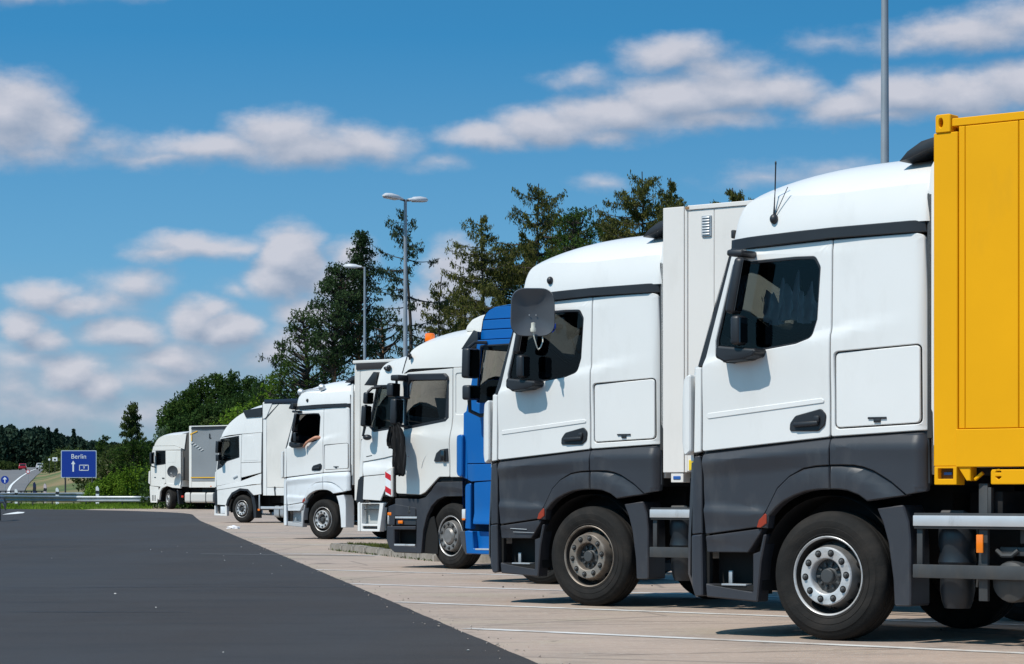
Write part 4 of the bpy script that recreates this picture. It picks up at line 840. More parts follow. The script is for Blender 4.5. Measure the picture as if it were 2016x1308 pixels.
# ------------------------------------------------------------------ semi-trailers
def semi_trailer(tr, name, label, x0, zt, zb, side_m, frame_m, length=13.6, roof_m=None, dirty=False, z_off=0):
    root = empty(name, tr.location, RZ, label, 'trailer'); x1 = x0 - length; y = 1.272
    B = lambda *a, **k: bar(root, *a, **k)
    B('front_wall', frame_m, (x0 - .03, 0, (zt + zb) / 2), (.06, 2.50, zt - zb - .02), .01)
    B('roof', roof_m or frame_m, ((x0 + x1) / 2, 0, zt - .03), (length - .02, 2.46, .05), .01)
    B('floor', steel_d, ((x0 + x1) / 2, 0, zb + .08), (length - .1, 2.44, .14), .01)
    B('rear_door', side_m, (x1 + .03, -.62, (zt + zb) / 2), (.05, 1.20, zt - zb - .1), .01); B('rear_door', side_m, (x1 + .03, .62, (zt + zb) / 2), (.05, 1.20, zt - zb - .1), .01)
    for s in (1, -1):
        q = [plate(root, 'front_post', frame_m, rnd([(x0, zb), (x0, zt - .02), (x0 - .17, zt - .02), (x0 - .17, zb)], .01), y=y, t=.1, mirror=False)]
        cf = lambda x, z: .012 * math.sin(x * 3.1 + 1.3 * math.sin(z * 1.7)) * (1 if 1 else 0) + .008 * math.sin(z * 4 + x * 1.3)
        q.append(plate(root, 'curtain', side_m, rnd([(x0 - .18, zb + .30), (x1 + .10, zb + .30), (x1 + .10, zt - .10), (x0 - .18, zt - .10)], .01), y=y - .012, t=.02, grid=.25, yfun=cf, mirror=False))
        q.append(plate(root, 'side_rave', frame_m if not dirty else side_m, rnd([(x0 - .18, zb), (x1, zb), (x1, zb + .285), (x0 - .18, zb + .285)], .008), y=y - .004, t=.06, mirror=False))
        q.append(plate(root, 'rear_post', frame_m, rnd([(x1, zb + .29), (x1, zt - .02), (x1 + .09, zt - .02), (x1 + .09, zb + .29)], .005), y=y, t=.1, mirror=False))
        if s < 0:
            for o in q: o.scale = (1, -1, 1)
        for x in (-8.6, -9.91, -11.22): wheel(root, x0 + x, .5, 1.23, .5, 0, 'plain', s, 1)
        B('side_guard', alu, (x0 - 5.3, 1.18 * s, .60), (3.4, .03, .10), .005); B('side_guard', alu, (x0 - 5.3, 1.18 * s, .85), (3.4, .03, .10), .005)
        for k in range(4): B('side_marker', orange, (x0 - 1.5 - 3.3 * k, (y + .006) * s, zb + .06), (.09, .014, .04), .004)
        B('landing_leg', steel_d, (x0 - 2.9, .95 * s, (zb + .35) / 2), (.12, .12, zb - .3), .01)
    mb = MB()
    for s in (-1, 1): mb.box(((x0 + x1) / 2, .5 * s, zb - .10), (length - .4, .12, .34))
    for x in (-8.6, -9.91, -11.22): mb.tube([(x0 + x, -1.0, .5), (x0 + x, 1.0, .5)], .07, 8)
    mb.build('chassis_beam', steel_d, root)
    return root

def side_fuel_tank(r, x0, x1, m=alu, z=.56, h=.50):
    mb = MB(); mb.prism(rnd([(0, z - h / 2), (.62, z - h / 2), (.62, z + h / 2), (0, z + h / 2)], .12), 0, abs(x1 - x0), .01)
    me = finish(mb.bm); me.transform(Matrix.Rotation(R(90), 4, 'Z')); o = link('fuel_tank', me, m, r, (x0, .60, 0))
    for f in (.2, .75): bar(o, 'tank_strap', steel_d, (-(abs(x1 - x0)) * f, .31, z), (.06, .635, h + .012), .01)
    return o

# ------------------------------------------------------------------ white cab with stepped sides, seen past the cream white one
rt = truck_root('truck', 757, 51, 0, 'white truck with large black visor and mirrors behind the cream white cab', group=GT)
def stepped_cab(r):
    W = 1.25; c = white_p; xr = -1.9; G = .12
    S = [(xr, 3.90), (-1.2, 3.90), (-.7, 3.89), (-.35, 3.87), (-.08, 3.82), (.08, 3.74), (.18, 3.62), (.235, 3.48), (.265, 3.33)]
    C = [(xr, 4.06), (-1.0, 4.06), (-.4, 4.05), (-.0, 4.01), (.22, 3.93), (.36, 3.82), (.44, 3.68), (.48, 3.50), (.50, 3.33)]
    crown(r, 'roof_skin', c, smoothline(S, 3), smoothline(C, 3), 1.19, 2.0, 12, skirt=lambda x: 3.33)
    win = rnd([(.20, 3.29), (-.45, 3.31), (-.53, 3.2), (-.50, 2.62), (-.42, 2.50), (.27, 2.43), (.38, 2.53)], .04)
    plate(r, 'door', c, rnd([(.25, 3.34), (-.62, 3.34), (-.62, 1.98), (.0, 1.86), (.60, 1.78), (.61, 2.28)], .02), [win], y=W, grid=G)
    plate(r, 'door_window', glass, win, y=W - .02, t=.004, rim=.001)
    plate(r, 'window_rubber', black_p, rnd([(.225, 3.33), (-.50, 3.34), (-.56, 3.2), (-.53, 2.56), (-.42, 2.47), (.30, 2.39), (.43, 2.50)], .04), [win], y=W + .006, t=.03)
    plate(r, 'door_lower', c, rnd([(.60, 1.77), (.02, 1.85), (-.62, 1.97), (-.62, 1.55), (-.09, 1.53), (.555, 1.487)], .01), y=W - .02, grid=G, yfun=lambda x, z: .05 * ss(1.8, 1.6, z))
    plate(r, 'shoulder_panel', c, rnd([(.553, 1.475), (-.09, 1.52), (-.62, 1.545), (-.62, 1.32), (-.12, 1.28), (-.03, 1.215), (.10, .982), (.58, 1.005)], .015), y=W + .02, grid=G)
    plate(r, 'rear_side_panel', c, rnd([(-.63, 3.34), (xr, 3.34), (xr, 1.2), (-.95, 1.25), (-.63, 1.32)], .02), y=W, grid=G)
    plate(r, 'front_lamp_panel', black_p, rnd([(.60, 1.48), (.67, 1.47), (.74, 1.40), (.80, .94), (.585, .955)], .02), y=W - .01, t=.06)
    plate(r, 'front_cheek', c, rnd([(.61, 2.25), (.66, 2.22), (.72, 1.45), (.615, 1.49)], .01), y=W - .02, t=.05)
    plate(r, 'bumper_corner', c, rnd([(.80, .93), (.68, .955), (.672, .34), (.80, .345), (.84, .45), (.835, .8)], .02), y=W, t=.12, rim=.01, grid=.04, yfun=lambda x, z: -.1 * max(0, (x - .7) / .12) ** 2)
    plate(r, 'step_box', c, rnd([(.665, .93), (.03, .93), (.135, .345), (.66, .345)], .01), [rnd([(.62, .915), (.135, .915), (.20, .50), (.62, .50)], .02), rnd([(.60, .455), (.20, .455), (.20, .395), (.60, .395)], .01)], y=W, t=.14)
    mb = MB(); mb.box((.38, 1.08, .66), (.56, .02, .58)); mb.build('step_back', mat('step_white', (.42, .43, .42), .6), r); bar(r, 'step_tread', steel_d, (.40, 1.17, .425), (.42, .1, .02), 0); bar(r, 'step_tread', steel_d, (.37, 1.20, .80), (.40, .08, .03), .004)
    bar(r, 'door_crease', hole_m, (.42, W + .002, 1.90), (.16, .006, .012), 0, (0, R(8), 0))
    inner_fender(r, .58, -.42, .5)
    crown(r, 'windscreen', glass, [(.26, 3.33), (.60, 2.25)], [(.48, 3.33), (.86, 2.25)], 1.17, 4, 8); simple_front(r, c, .70, .98, .4, 2.25, 1.19)
    for z in (1.9, 1.6, 1.3, 1.0): bar(r, 'grille_slat', black_p, (1.0, 0, z), (.05, 1.7, .12), .02)
    bar(r, 'cab_back', c, (xr, 0, 2.5), (.04, 2.4, 2.5), .01)
    for s in (1, -1): pass
    mb = MB(); vis = [(.56, 3.36), (.30, 3.63), (.20, 3.62), (.26, 3.35)]
    mb.prism(vis, 1.16, 1.26, .01); mb.prism(vis, -1.26, -1.16, .01); mb.prism([(.56, 3.36), (.50, 3.36), (.26, 3.62), (.30, 3.63)], -1.16, 1.16, .004); mb.build('sun_visor', black_p, r)
    bar(r, 'visor_edge', black_p, (-.05, W + .005, 3.34), (.66, .02, .03), .004)
    for s in (1, -1):
        y = 1.46 * s
        mirror_unit(r, .32, 2.50, 2.93, y, .22, .12, None, 4, False); mirror_unit(r, .26, 2.96, 3.20, y, .22, .12, None, 4, False)
        mb = MB(); mb.tube([(.28, y, 3.2), (.20, y * .96, 3.29), (.10, 1.26 * s, 3.31)], .03); mb.tube([(.32, y, 2.95), (.36, y, 2.45)], .03); mb.tube([(.35, y, 2.5), (.40, y, 2.32), (.30, 1.36 * s, 2.28)], .03); mb.sphere((.34, 1.40 * s, 2.28), (.10, .08, .06)); mb.build('mirror_arm', black_p, r)
    mb = MB(); mb.sphere((-.05, W - .02, 3.68), (.09, .05, .045), rot=Matrix.Rotation(R(-20), 4, 'Y')); mb.sphere((-.12, W, 3.71), (.05, .05, .05)); mb.build('roof_horn', black_p, r)
    interior(r, seat_x=-.35, front=.35, rear=-1.2, wheel_c=(.12, 0, 2.35), top=3.3)
    wheel(r, -.42, .5, 1.2, .5, -8, 'plain'); wheel(r, -.42, .5, 1.2, .5, -8, 'plain', -1, 1)
    mb = MB()
    for s in (-1, 1): mb.box((-2.3, .4 * s, .86), (5.2, .07, .27))
    mb.box((-.6, 0, .95), (1.6, 1.1, .75)); mb.build('chassis_frame', blk, r)
    for s in (1, -1): wheel(r, -4.1, .5, 1.24, .5, 0, 'plain', s, 1)
stepped_cab(rt)

# ------------------------------------------------------------------ all-white cab with its driver, and trailer
tr4 = truck_root('truck', 634, 60.5, 0, 'all white truck whose driver rests an arm out of the open window', group=GT)
white_lo = mat('white_lower_paint', (.72, .74, .76), .35, coat=.3, var=.04, vscale=1.6, dirt=(.46, .44, .41), dscale=3, dthr=(.52, .8), damt=.45)
big_cab(tr4, white_lo, 'plain', .485, antenna='ball', moulding=False, step_m=mat('step_grey', (.40, .41, .42), .6))
for ch in list(tr4.children):
    if ch.name.split('.')[0] == 'door_window' and ch.scale.y > 0: bpy.data.objects.remove(ch)    # the driver has wound it down
chassis(tr4, -4.8, (-3.7,), wz=.5)
mb = MB(); mb.prism(rnd([(1.10, 3.20), (1.0, 3.34), (.93, 3.33), (.95, 3.17)], .02), 1.0, 1.28, .01); mb.prism(rnd([(1.10, 3.20), (1.0, 3.34), (.93, 3.33), (.95, 3.17)], .02), -1.28, -1.0, .01); mb.build('visor_end', black_p, tr4)
mb = MB(); mb.tube([(.86, 1.12, 3.60), (.52, 1.12, 3.66), (.12, 1.12, 3.68)], .016); mb.tube([(.50, 1.12, 3.64), (.50, 1.18, 3.45)], .012); mb.tube([(.72, 1.12, 3.62), (.72, 1.05, 3.5)], .012)
mb.build('lamp_rail', alu, tr4)
for x, z in ((.84, 3.60), (.14, 3.70)):
    mb = MB(); mb.lathe([(0, -.10), (.05, -.09), (.085, -.03), (.09, 0), (.085, .02), (0, .03)], 16, 'X', (x, 1.12, z)); mb.build('round_lamp', alu, tr4)
semi_trailer(tr4, 'semi_trailer', 'weathered white trailer with black roof edge behind the driver\'s cab', -1.08, 4.26, .95, curtain_w, curtain_w, roof_m=cream_p, dirty=True)
te = bpy.data.objects[[o.name for o in bpy.data.objects if o.name.startswith('semi_trailer')][-1]]
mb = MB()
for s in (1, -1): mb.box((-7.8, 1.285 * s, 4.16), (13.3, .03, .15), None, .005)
mb.build('roof_edge_strip', mat('strip_black_brown', (.03, .025, .024), .6), te)  # black-brown strip along both roof edges
mb = MB(); mb.box((-7.8, 1.28, 4.275), (13.5, .05, .07), None, .005); mb.build('roof_rail', cream_p, te)

# driver: one continuous body, seated, left forearm over the sill
def skin_body(name, verts, edges, radii, m, parent, root=0, sub=2):
    me = bpy.data.meshes.new('b'); me.from_pydata(verts, edges, []); o = link('tmp', me, None)
    o.modifiers.new('k', 'SKIN'); s = o.modifiers.new('u', 'SUBSURF'); s.levels = sub; s.render_levels = sub
    for i, rr in enumerate(radii):
        v = me.skin_vertices[0].data[i]; v.radius = (rr, rr) if not isinstance(rr, tuple) else rr; v.use_root = (i == root)
    dg = bpy.context.evaluated_depsgraph_get(); dg.update(); nm = bpy.data.meshes.new_from_object(o.evaluated_get(dg)); bpy.data.objects.remove(o)
    nm.polygons.foreach_set('use_smooth', [True] * len(nm.polygons)); return link(name, nm, m, parent)
dr = empty('person', tr4.location, RZ, 'driver in a dark shirt leaning a bare forearm out of the truck window', 'person')
V = [(.22, .72, 1.95), (.20, .72, 2.15), (.19, .73, 2.38), (.20, .74, 2.50), (.22, .74, 2.60), (.24, .74, 2.70),           # pelvis..head base
     (.18, .90, 2.44), (.10, 1.08, 2.42), (.045, 1.20, 2.47), (.17, 1.30, 2.475), (.33, 1.335, 2.405), (.40, 1.345, 2.365), (.455, 1.35, 2.325),   # left arm
     (.22, .55, 2.42), (.36, .47, 2.22), (.58, .52, 2.20), (.66, .53, 2.26),                                                # right arm
     (.42, .82, 1.93), (.68, .84, 1.90), (.74, .84, 1.50), (.82, .84, 1.42), (.42, .62, 1.93), (.68, .60, 1.90), (.74, .60, 1.50), (.82, .60, 1.42)]
Ed = [(0, 1), (1, 2), (2, 3), (3, 4), (4, 5), (3, 6), (6, 7), (7, 8), (8, 9), (9, 10), (10, 11), (11, 12), (3, 13), (13, 14), (14, 15), (15, 16), (0, 17), (17, 18), (18, 19), (19, 20), (0, 21), (21, 22), (22, 23), (23, 24)]
Ra = [.15, .15, .16, .08, .06, .075, .075, .058, .05, .048, .036, .030, .036, .07, .05, .038, .04, .09, .07, .05, .045, .09, .07, .05, .045]
body = skin_body('body', V, Ed, Ra, skin_m, dr)
for k in range(5):   # fingers of the hanging left hand
    a = (k - 1.8) * .017
    if k < 4: pts = [(.455, 1.35 + a, 2.325), (.49, 1.353 + a * 1.2, 2.29), (.51 - .004 * abs(k - 1.5), 1.355 + a * 1.25, 2.26), (.517 - .006 * abs(k - 1.5), 1.352 + a * 1.2, 2.23)]
    else: pts = [(.44, 1.325, 2.335), (.475, 1.305, 2.31), (.50, 1.305, 2.285), (.51, 1.31, 2.265)]
    skin_body('finger', pts, [(0, 1), (1, 2), (2, 3)], [.013, .0105, .0095, .008], skin_m, body, 0, 1)
mb = MB(); mb.sphere((.25, .74, 2.80), (.098, .078, .125), 20, 14); mb.sphere((.345, .74, 2.79), (.022, .014, .02)); mb.sphere((.24, .823, 2.79), (.02, .01, .03)); mb.sphere((.24, .657, 2.79), (.02, .01, .03))
mb.box((.335, .74, 2.745), (.012, .05, .008), None, .003); head = mb.build('head', skin_m, body, 60)
for yy in (.71, .77):
    mb = MB(); mb.sphere((.335, yy, 2.815), .010); mb.build('eye', hole_m, head)
mb = MB(); mb.sphere((.228, .74, 2.845), (.100, .086, .10), 20, 12); mb.build('hair', hair_m, head)
skin_body('shirt', [(.22, .72, 1.98), (.20, .72, 2.18), (.19, .73, 2.38), (.19, .735, 2.47), (.18, .91, 2.44), (.11, 1.05, 2.43), (.22, .56, 2.42), (.33, .485, 2.27)], [(0, 1), (1, 2), (2, 3), (3, 4), (4, 5), (3, 6), (6, 7)], [.18, .18, .19, .10, .095, .08, .09, .07], shirt_m, body)

# ------------------------------------------------------------------ tall white cab and tarpaulin trailer
vo = truck_root('truck', 475.4, 91, 0, 'tall white truck with black roof corner vent in front of the wrinkled white tarpaulin', group=GT)
def tall_cab(r):
    W = 1.25; G = .12; c = white_p
    S = [(-1.04, 4.22), (-.6, 4.17), (-.2, 4.08), (.1, 3.97), (.35, 3.85), (.60, 3.70), (.80, 3.54), (.94, 3.39), (1.03, 3.27), (1.10, 3.14)]
    C = [(-1.04, 4.46), (-.6, 4.42), (-.2, 4.34), (.15, 4.23), (.5, 4.08), (.8, 3.90), (1.05, 3.70), (1.2, 3.53), (1.3, 3.36), (1.36, 3.14)]
    crown(r, 'roof_skin', c, smoothline(S, 3), smoothline(C, 3), 1.19, 1.8, 12, skirt=lambda x: float(np.interp(x, [-1.04, .07, .7, 1.08], [3.30, 3.25, 3.205, 3.14])))
    plate(r, 'roof_vent', black_p, rnd([(-.06, 4.10), (-1.03, 4.20), (-1.0, 3.86), (-.22, 3.84)], .03), y=W + .0, t=.05)
    win = rnd([(1.03, 3.05), (.15, 3.15), (.135, 2.42), (.75, 2.28), (1.0, 2.10), (1.12, 2.15)], .04)
    plate(r, 'door', c, rnd([(1.09, 3.12), (-.005, 3.225), (.035, 2.2), (.035, 1.52), (1.28, 1.345), (1.30, 1.95), (1.22, 2.4)], .02), [win], y=W, grid=G)
    plate(r, 'rear_side_panel', c, rnd([(-.02, 3.235), (-1.02, 3.285), (-.99, 2.22), (.02, 2.20)], .02), y=W, grid=G)
    plate(r, 'side_relief', c, rnd([(-.09, 3.17), (-.55, 3.19), (-.86, 2.28), (-.09, 2.26)], .04), y=W + .006, t=.01)
    plate(r, 'rear_side_panel', c, rnd([(.02, 2.185), (-.99, 2.205), (-.99, 1.83), (.02, 1.65)], .02), y=W, grid=G)
    plate(r, 'lower_panel', c, rnd([(1.27, 1.33), (.02, 1.53), (-.99, 1.80), (-.99, 1.42), (-.54, 1.40), (-.02, 1.335), (1.26, 1.20)], .01), y=W + .012, grid=G, yfun=lambda x, z: -.02 * ss(1.3, 1.7, z))
    plate(r, 'lower_panel', c, rnd([(1.255, 1.19), (-.02, 1.325), (-.99, 1.405), (-1.0, 1.05), (-.62, 1.01), (-.33, 1.23), (.08, 1.26), (.50, 1.10), (.72, .85), (.80, .64), (1.24, .66)], .01), y=W, grid=G)
    plate(r, 'arch_trim', black_p, [(.80, .64), (.72, .85), (.50, 1.10), (.08, 1.26), (-.33, 1.23), (-.62, 1.01), (-.52, .97), (-.29, 1.16), (.07, 1.18), (.46, 1.02), (.64, .80), (.72, .6)], y=W + .01, t=.08)
    plate(r, 'window_rubber', black_p, rnd([(1.08, 3.08), (.12, 3.19), (.10, 2.39), (.74, 2.25), (1.0, 2.04), (1.26, 1.93), (1.19, 2.4)], .03), [win], y=W + .006, t=.03)
    plate(r, 'door_window', glass, win, y=W - .02, t=.004, rim=.001)
    plate(r, 'front_corner', black_p, rnd([(1.27, 1.96), (1.33, 1.90), (1.375, 1.30), (1.39, .63), (1.26, .62), (1.27, 1.3)], .01), y=W - .01, t=.05)
    plate(r, 'front_cheek', c, [(1.29, 1.90), (1.36, 1.86), (1.39, 1.32), (1.30, 1.30)], y=W, t=.08)
    plate(r, 'step_box', c, rnd([(1.395, .62), (1.34, .62), (1.33, .33), (.86, .31), (.84, .64), (.76, .64), (.75, .245), (1.40, .262)], .01), y=W, t=.12); bar(r, 'step_well', steel_d, (1.08, 1.10, .47), (.46, .04, .34), 0); bar(r, 'step_tread', white_lo, (.98, 1.18, .46), (.24, .1, .26), .01)
    plate(r, 'mudguard', black_p, rnd([(-.45, 1.0), (-.60, .99), (-.72, .60), (-.72, .18), (-.60, .18), (-.56, .6)], .02), y=W - .02, t=.3)
    inner_fender(r, .62, 0, .5); mb = MB(); mb.box((.30, W + .02, 1.68), (.24, .03, .06), (0, R(22), 0), .012); mb.build('door_handle', alu, r)
    bar(r, 'side_marker', orange, (-.86, W - .02, .48), (.10, .02, .07), .005); bar(r, 'rail_post', galv, (-.88, W - .03, .75), (.05, .03, .55), .004)
    bar(r, 'side_guard', alu, (-2.6, W - .03, .555), (3.3, .03, .095), .005); bar(r, 'side_guard', alu, (-2.6, -W + .03, .555), (3.3, .03, .095), .005)
    side_fuel_tank(r, -1.6, -3.0, galv, .42, .42)
    crown(r, 'windscreen', glass, [(1.10, 3.14), (1.29, 1.95)], [(1.36, 3.14), (1.55, 1.95)], 1.17, 4, 8); simple_front(r, c, 1.32, 1.58, .4, 1.95, 1.19)
    for z in (1.7, 1.5, 1.3, 1.1, .9): bar(r, 'grille_slat', black_p, (1.61, 0, z), (.05, 1.6, .10), .02)
    bar(r, 'cab_back', c, (-1.05, 0, 2.6), (.04, 2.4, 3.0), .01)
    for s in (1, -1): mb = MB(); mb.prism([(-1.04, 4.28), (-1.04, 1.12), (-1.075, 1.12), (-1.09, 4.3)], 1.20 * s, 1.24 * s); mb.build('side_extender', steel_d, r)
    for s in (1, -1):
        y = 1.45 * s; mirror_unit(r, .98, 2.56, 3.0, y, .22, .14, (2.26, 2.50), 4, True)
    interior(r, front=1.05, rear=-.98, top=3.2)
    wheel(r, 0, .51, 1.23, .51, 0, 'plain'); wheel(r, 0, .51, 1.23, .51, 0, 'plain', -1, 1); chassis(r, -4.8, (-3.7,))
tall_cab(vo)
vt = semi_trailer(vo, 'semi_trailer', 'white trailer with wrinkled tarpaulin side behind the tall white cab', -1.11, 4.40, 1.0, curtain_w, white_p, roof_m=steel_d)
mb = MB(); mb.box((-7.9, 1.285, 4.40), (13.4, .04, .15), None, .005); mb.box((-7.9, -1.285, 4.40), (13.4, .04, .15), None, .005); mb.build('roof_rail', mat('dark_blue_black', (.015, .02, .035), .4), vt)
mb = MB(); mb.tube([(-1.9, 1.27, 4.30), (-1.22, 1.285, 3.78)], .02, 6); mb.build('front_stay', steel_d, vt)
plate(vt, 'front_corner_panel', white_p, [(-1.12, 4.36), (-1.60, 4.36), (-1.28, 3.80), (-1.12, 3.78)], y=1.30, t=.03, mirror=False)
mb = MB(); mb.box((-1.72, 1.30, 1.16), (.03, .03, .32), (0, R(8), 0), .005); mb.box((-1.72, 1.30, 1.30), (.06, .03, .05), None, .01); mb.build('tension_buckle', steel_d, vt)

# ------------------------------------------------------------------ farthest cab and grey tarpaulin trailer
GZ = .26
da = truck_root('truck', 329.5, 122, GZ, 'farthest cream white truck with steered wheel and grey tarpaulin trailer', group=GT)
def far_cab(r):
    W = 1.25; c = cream_p; G = .2
    S = [(-.93, 3.66), (-.5, 3.64), (0, 3.62), (.3, 3.60), (.5, 3.55), (.66, 3.47), (.80, 3.35), (.90, 3.22), (.96, 3.10)]
    C = [(-1.35, 3.86), (-.8, 3.84), (0, 3.80), (.4, 3.76), (.75, 3.68), (.95, 3.56), (1.08, 3.4), (1.15, 3.25), (1.2, 3.10)]
    crown(r, 'roof_skin', c, smoothline(S, 3), smoothline(C, 3), 1.2, 2.6, 10)
    plate(r, 'roof_side', c, [(-1.15, 2.92), (-.5, 3.11), (.95, 3.11), (.90, 3.22), (.80, 3.35), (.66, 3.47), (.5, 3.55), (.3, 3.60), (-.5, 3.64), (-1.30, 3.68)], y=W - .02, grid=G)
    plate(r, 'upper_side_panel', c, [(.98, 3.095), (-.5, 3.095), (-.95, 2.97), (-.93, 2.90), (1.06, 2.90)], y=W, t=.03)
    win = rnd([(.80, 2.83), (.16, 2.85), (.16, 2.24), (.80, 2.18)], .04)
    plate(r, 'door', c, rnd([(1.07, 2.89), (.14, 2.89), (.12, 1.3), (.45, 1.1), (1.2, 1.15), (1.17, 2.2)], .02), [win], y=W, grid=G)
    plate(r, 'rear_side_panel', c, rnd([(.13, 2.885), (-.93, 2.875), (-.93, 1.0), (-.5, 1.08), (0, 1.2), (.11, 1.3)], .02), y=W, grid=G)
    plate(r, 'side_relief', c, rnd([(.0, 2.83), (-.6, 2.83), (-.6, 2.3), (.0, 2.28)], .03), y=W + .005, t=.01)
    plate(r, 'door_window', glass, win, y=W - .02, t=.004, rim=.001)
    plate(r, 'window_rubber', black_p, rnd([(.84, 2.88), (.13, 2.88), (.13, 2.20), (.84, 2.13)], .03), [win], y=W + .004, t=.02)
    plate(r, 'lower_panel', c, rnd([(1.25, 1.14), (.64, 1.08), (.62, .90), (.70, .50), (.72, .32), (1.19, .32), (1.22, .6)], .02), y=W, grid=G)
    plate(r, 'wheel_arch', c, [(.66, .5), (.60, .92), (.42, 1.15), (0, 1.27), (-.93, 1.2), (-.93, 1.02), (-.4, 1.05), (0, 1.14), (.35, 1.03), (.49, .85), (.55, .45)], y=W + .03, t=.1)
    plate(r, 'corner_deflector', c, rnd([(1.20, 1.9), (1.30, 1.85), (1.33, 1.3), (1.22, 1.2)], .03), y=W + .02, t=.1)
    for k in range(3): bar(r, 'step_slot', steel_d, (1.05 - .1 * k, W + .002, .55), (.04, .01, .28), 0)
    bar(r, 'door_handle', black_p, (.28, W + .01, 1.52), (.16, .03, .05), .01); bar(r, 'door_handle', black_p, (.86, W + .01, 1.56), (.12, .02, .04), .01)
    for s in (1, -1): mb = MB(); mb.prism([(-.94, 3.66), (-1.50, 3.78), (-1.50, 1.41), (-.94, 1.41)], 1.10 * s, 1.17 * s, .01); mb.build('side_extender', mat('grey_extender', (.06, .055, .05), .6), r)
    bar(r, 'exhaust_stack', steel_d, (-1.08, 1.19, 2.0), (.10, .06, 1.1), .02)
    inner_fender(r, .6, 0, .5)
    crown(r, 'windscreen', glass, [(.96, 3.10), (1.19, 2.1)], [(1.2, 3.10), (1.42, 2.1)], 1.17, 4, 8); simple_front(r, c, 1.20, 1.46, .35, 2.1, 1.19)
    for z in (1.8, 1.6, 1.4): bar(r, 'grille_slat', black_p, (1.49, 0, z), (.05, 1.5, .10), .02)
    bar(r, 'cab_back', c, (-.94, 0, 2.3), (.04, 2.36, 2.4), .01)
    mb = MB(); mb.prism([(1.12, 3.04), (.98, 3.12), (.97, 2.96), (1.08, 2.88)], -1.22, 1.22, .01); mb.build('sun_visor', black_p, r)
    for s in (1, -1): mirror_unit(r, .88, 2.22, 2.78, 1.46 * s, .22, .12, None, 0, True)
    mb = MB(); mb.tube([(.93, 1.46, 2.26), (.92, 1.46, 2.12), (.80, 1.28, 2.05)], .03); mb.build('mirror_arm', black_p, r)
    side_fuel_tank(r, -1.18, -3.1, mat('pale_tank', (.55, .53, .50), .5), .57, .50)
    plate(r, 'mudguard', black_p, rnd([(-.62, .96), (-.72, .9), (-.80, .25), (-.70, .25)], .02), y=W - .03, t=.3)
    bar(r, 'side_marker', redm, (-1.0, W - .05, .62), (.14, .03, .10), .01)
    interior(r, front=1.0, rear=-.9, top=3.0)
    wheel(r, 0, .48, 1.20, .48, -26, 'plain'); wheel(r, 0, .48, 1.20, .48, -26, 'plain', -1, 1); chassis(r, -4.8, (-3.7,), wz=.48)
far_cab(da)
dt = semi_trailer(da, 'semi_trailer', 'grey tarpaulin trailer with orange corner marks on the farthest truck', -1.53, 4.06, 1.06, curtain_g, cream_p)
yl = mat('yellow_reflex_tape', (.75, .42, .03), .5)
B = lambda *a, **k: bar(dt, *a, **k)
B('dark_edge', black_p, (-7.9, 1.286, 3.93), (12.4, .02, .09), 0)
B('reflective_line', yl, (-2.55, 1.288, 1.543), (1.75, .006, .05), 0)
B('corner_mark', yl, (-1.86, 1.286, 3.72), (.52, .006, .05), 0, (0, R(17), 0)); B('corner_mark', yl, (-1.72, 1.286, 3.50), (.05, .006, .36), 0)
for k in range(5): B('side_stripe', mat('stripe_pale', (.50, .51, .52), .5), (-1.76 - .17 * k, 1.29, 3.22 - .085 * k), (.20, .006, .05), 0, (0, R(18), 0))
mb = MB(); mb.box((-2.95, 1.285, 3.55), (.06, .01, .22)); mb.box((-2.98, 1.285, 3.45), (.14, .01, .04)); mb.build('curtain_strap', black_p, dt)
d2 = empty('satellite_dish', tw(da, -.62, 1.46, 1.84), RZ + math.pi / 2 - math.pi / 2 + R(20), 'round grey satellite dish on the farthest truck\'s side', 'satellite dish')
mb = MB(); mb.lathe([(0, .0), (.12, .012), (.22, .04), (.285, .075), (.29, .07), (.22, .03), (.12, .0), (0, -.012)], 28, 'Y'); mb.build('reflector', mat('dish_grey', (.05, .055, .062), .5), d2)
mb = MB(); mb.tube([(0, .02, -.2), (0, .20, -.10)], .015, 6); mb.sphere((0, .21, -.09), .03); mb.tube([(0, 0, 0), (0, -.22, 0)], .03, 8); mb.build('arm', alu, d2)
# ------------------------------------------------------------------ ground
def road_edge(Y):     # right-hand edge of the carriageway at depth Y (a gentle bend far back)
    return .18 - .1545 * (Y - 17.14) - (0 if Y < 108 else .045 * (Y - 108) ** 2)
def hw_right(Y):      # right edge of the distant motorway
    px = np.interp(Y, [150, 200, 260, 350, 480, 700, 1500], [20, 44, 52, 66, 80, 92, 96]); return (px - CXP) / FPX * Y
def T(X, Y):
    h = .26 * ss(95, 122, Y)
    hw = np.interp(Y, [128, 210, 350, 520, 700, 820, 1000, 1600], [.26, .78, 2.75, 5.1, 7.5, 8.6, 7.0, 4.0])
    if Y > 128: h = hw
    if Y > 215:
        d = X - hw_right(Y); h += (1.9 * ss(0, 9, d)) * ss(215, 300, Y) * (1 - ss(700, 900, Y)) + 1.6 * ss(5, 30, d) * ss(300, 420, Y) * (1 - ss(600, 900, Y))
        h += 1.5 * ss(-24, -34, d) * ss(250, 400, Y)
    return h
grass = mat('grass_ground', (.085, .125, .028), .95, var=.4, vscale=.35, dirt=(.23, .165, .075), dscale=.09, dthr=(.42, .58), damt=.95)
for n_ in grass.node_tree.nodes:
    if n_.type == 'MAPPING': n_.inputs['Scale'].default_value = (1, .35, 1)
ys = list(np.arange(-60, 90, 15)) + list(np.arange(90, 300, 3)) + list(np.arange(300, 1000, 10)) + [1050, 1150, 1300, 1600, 2200, 3500, 6000, 12000]
bm = bmesh.new(); rows = []
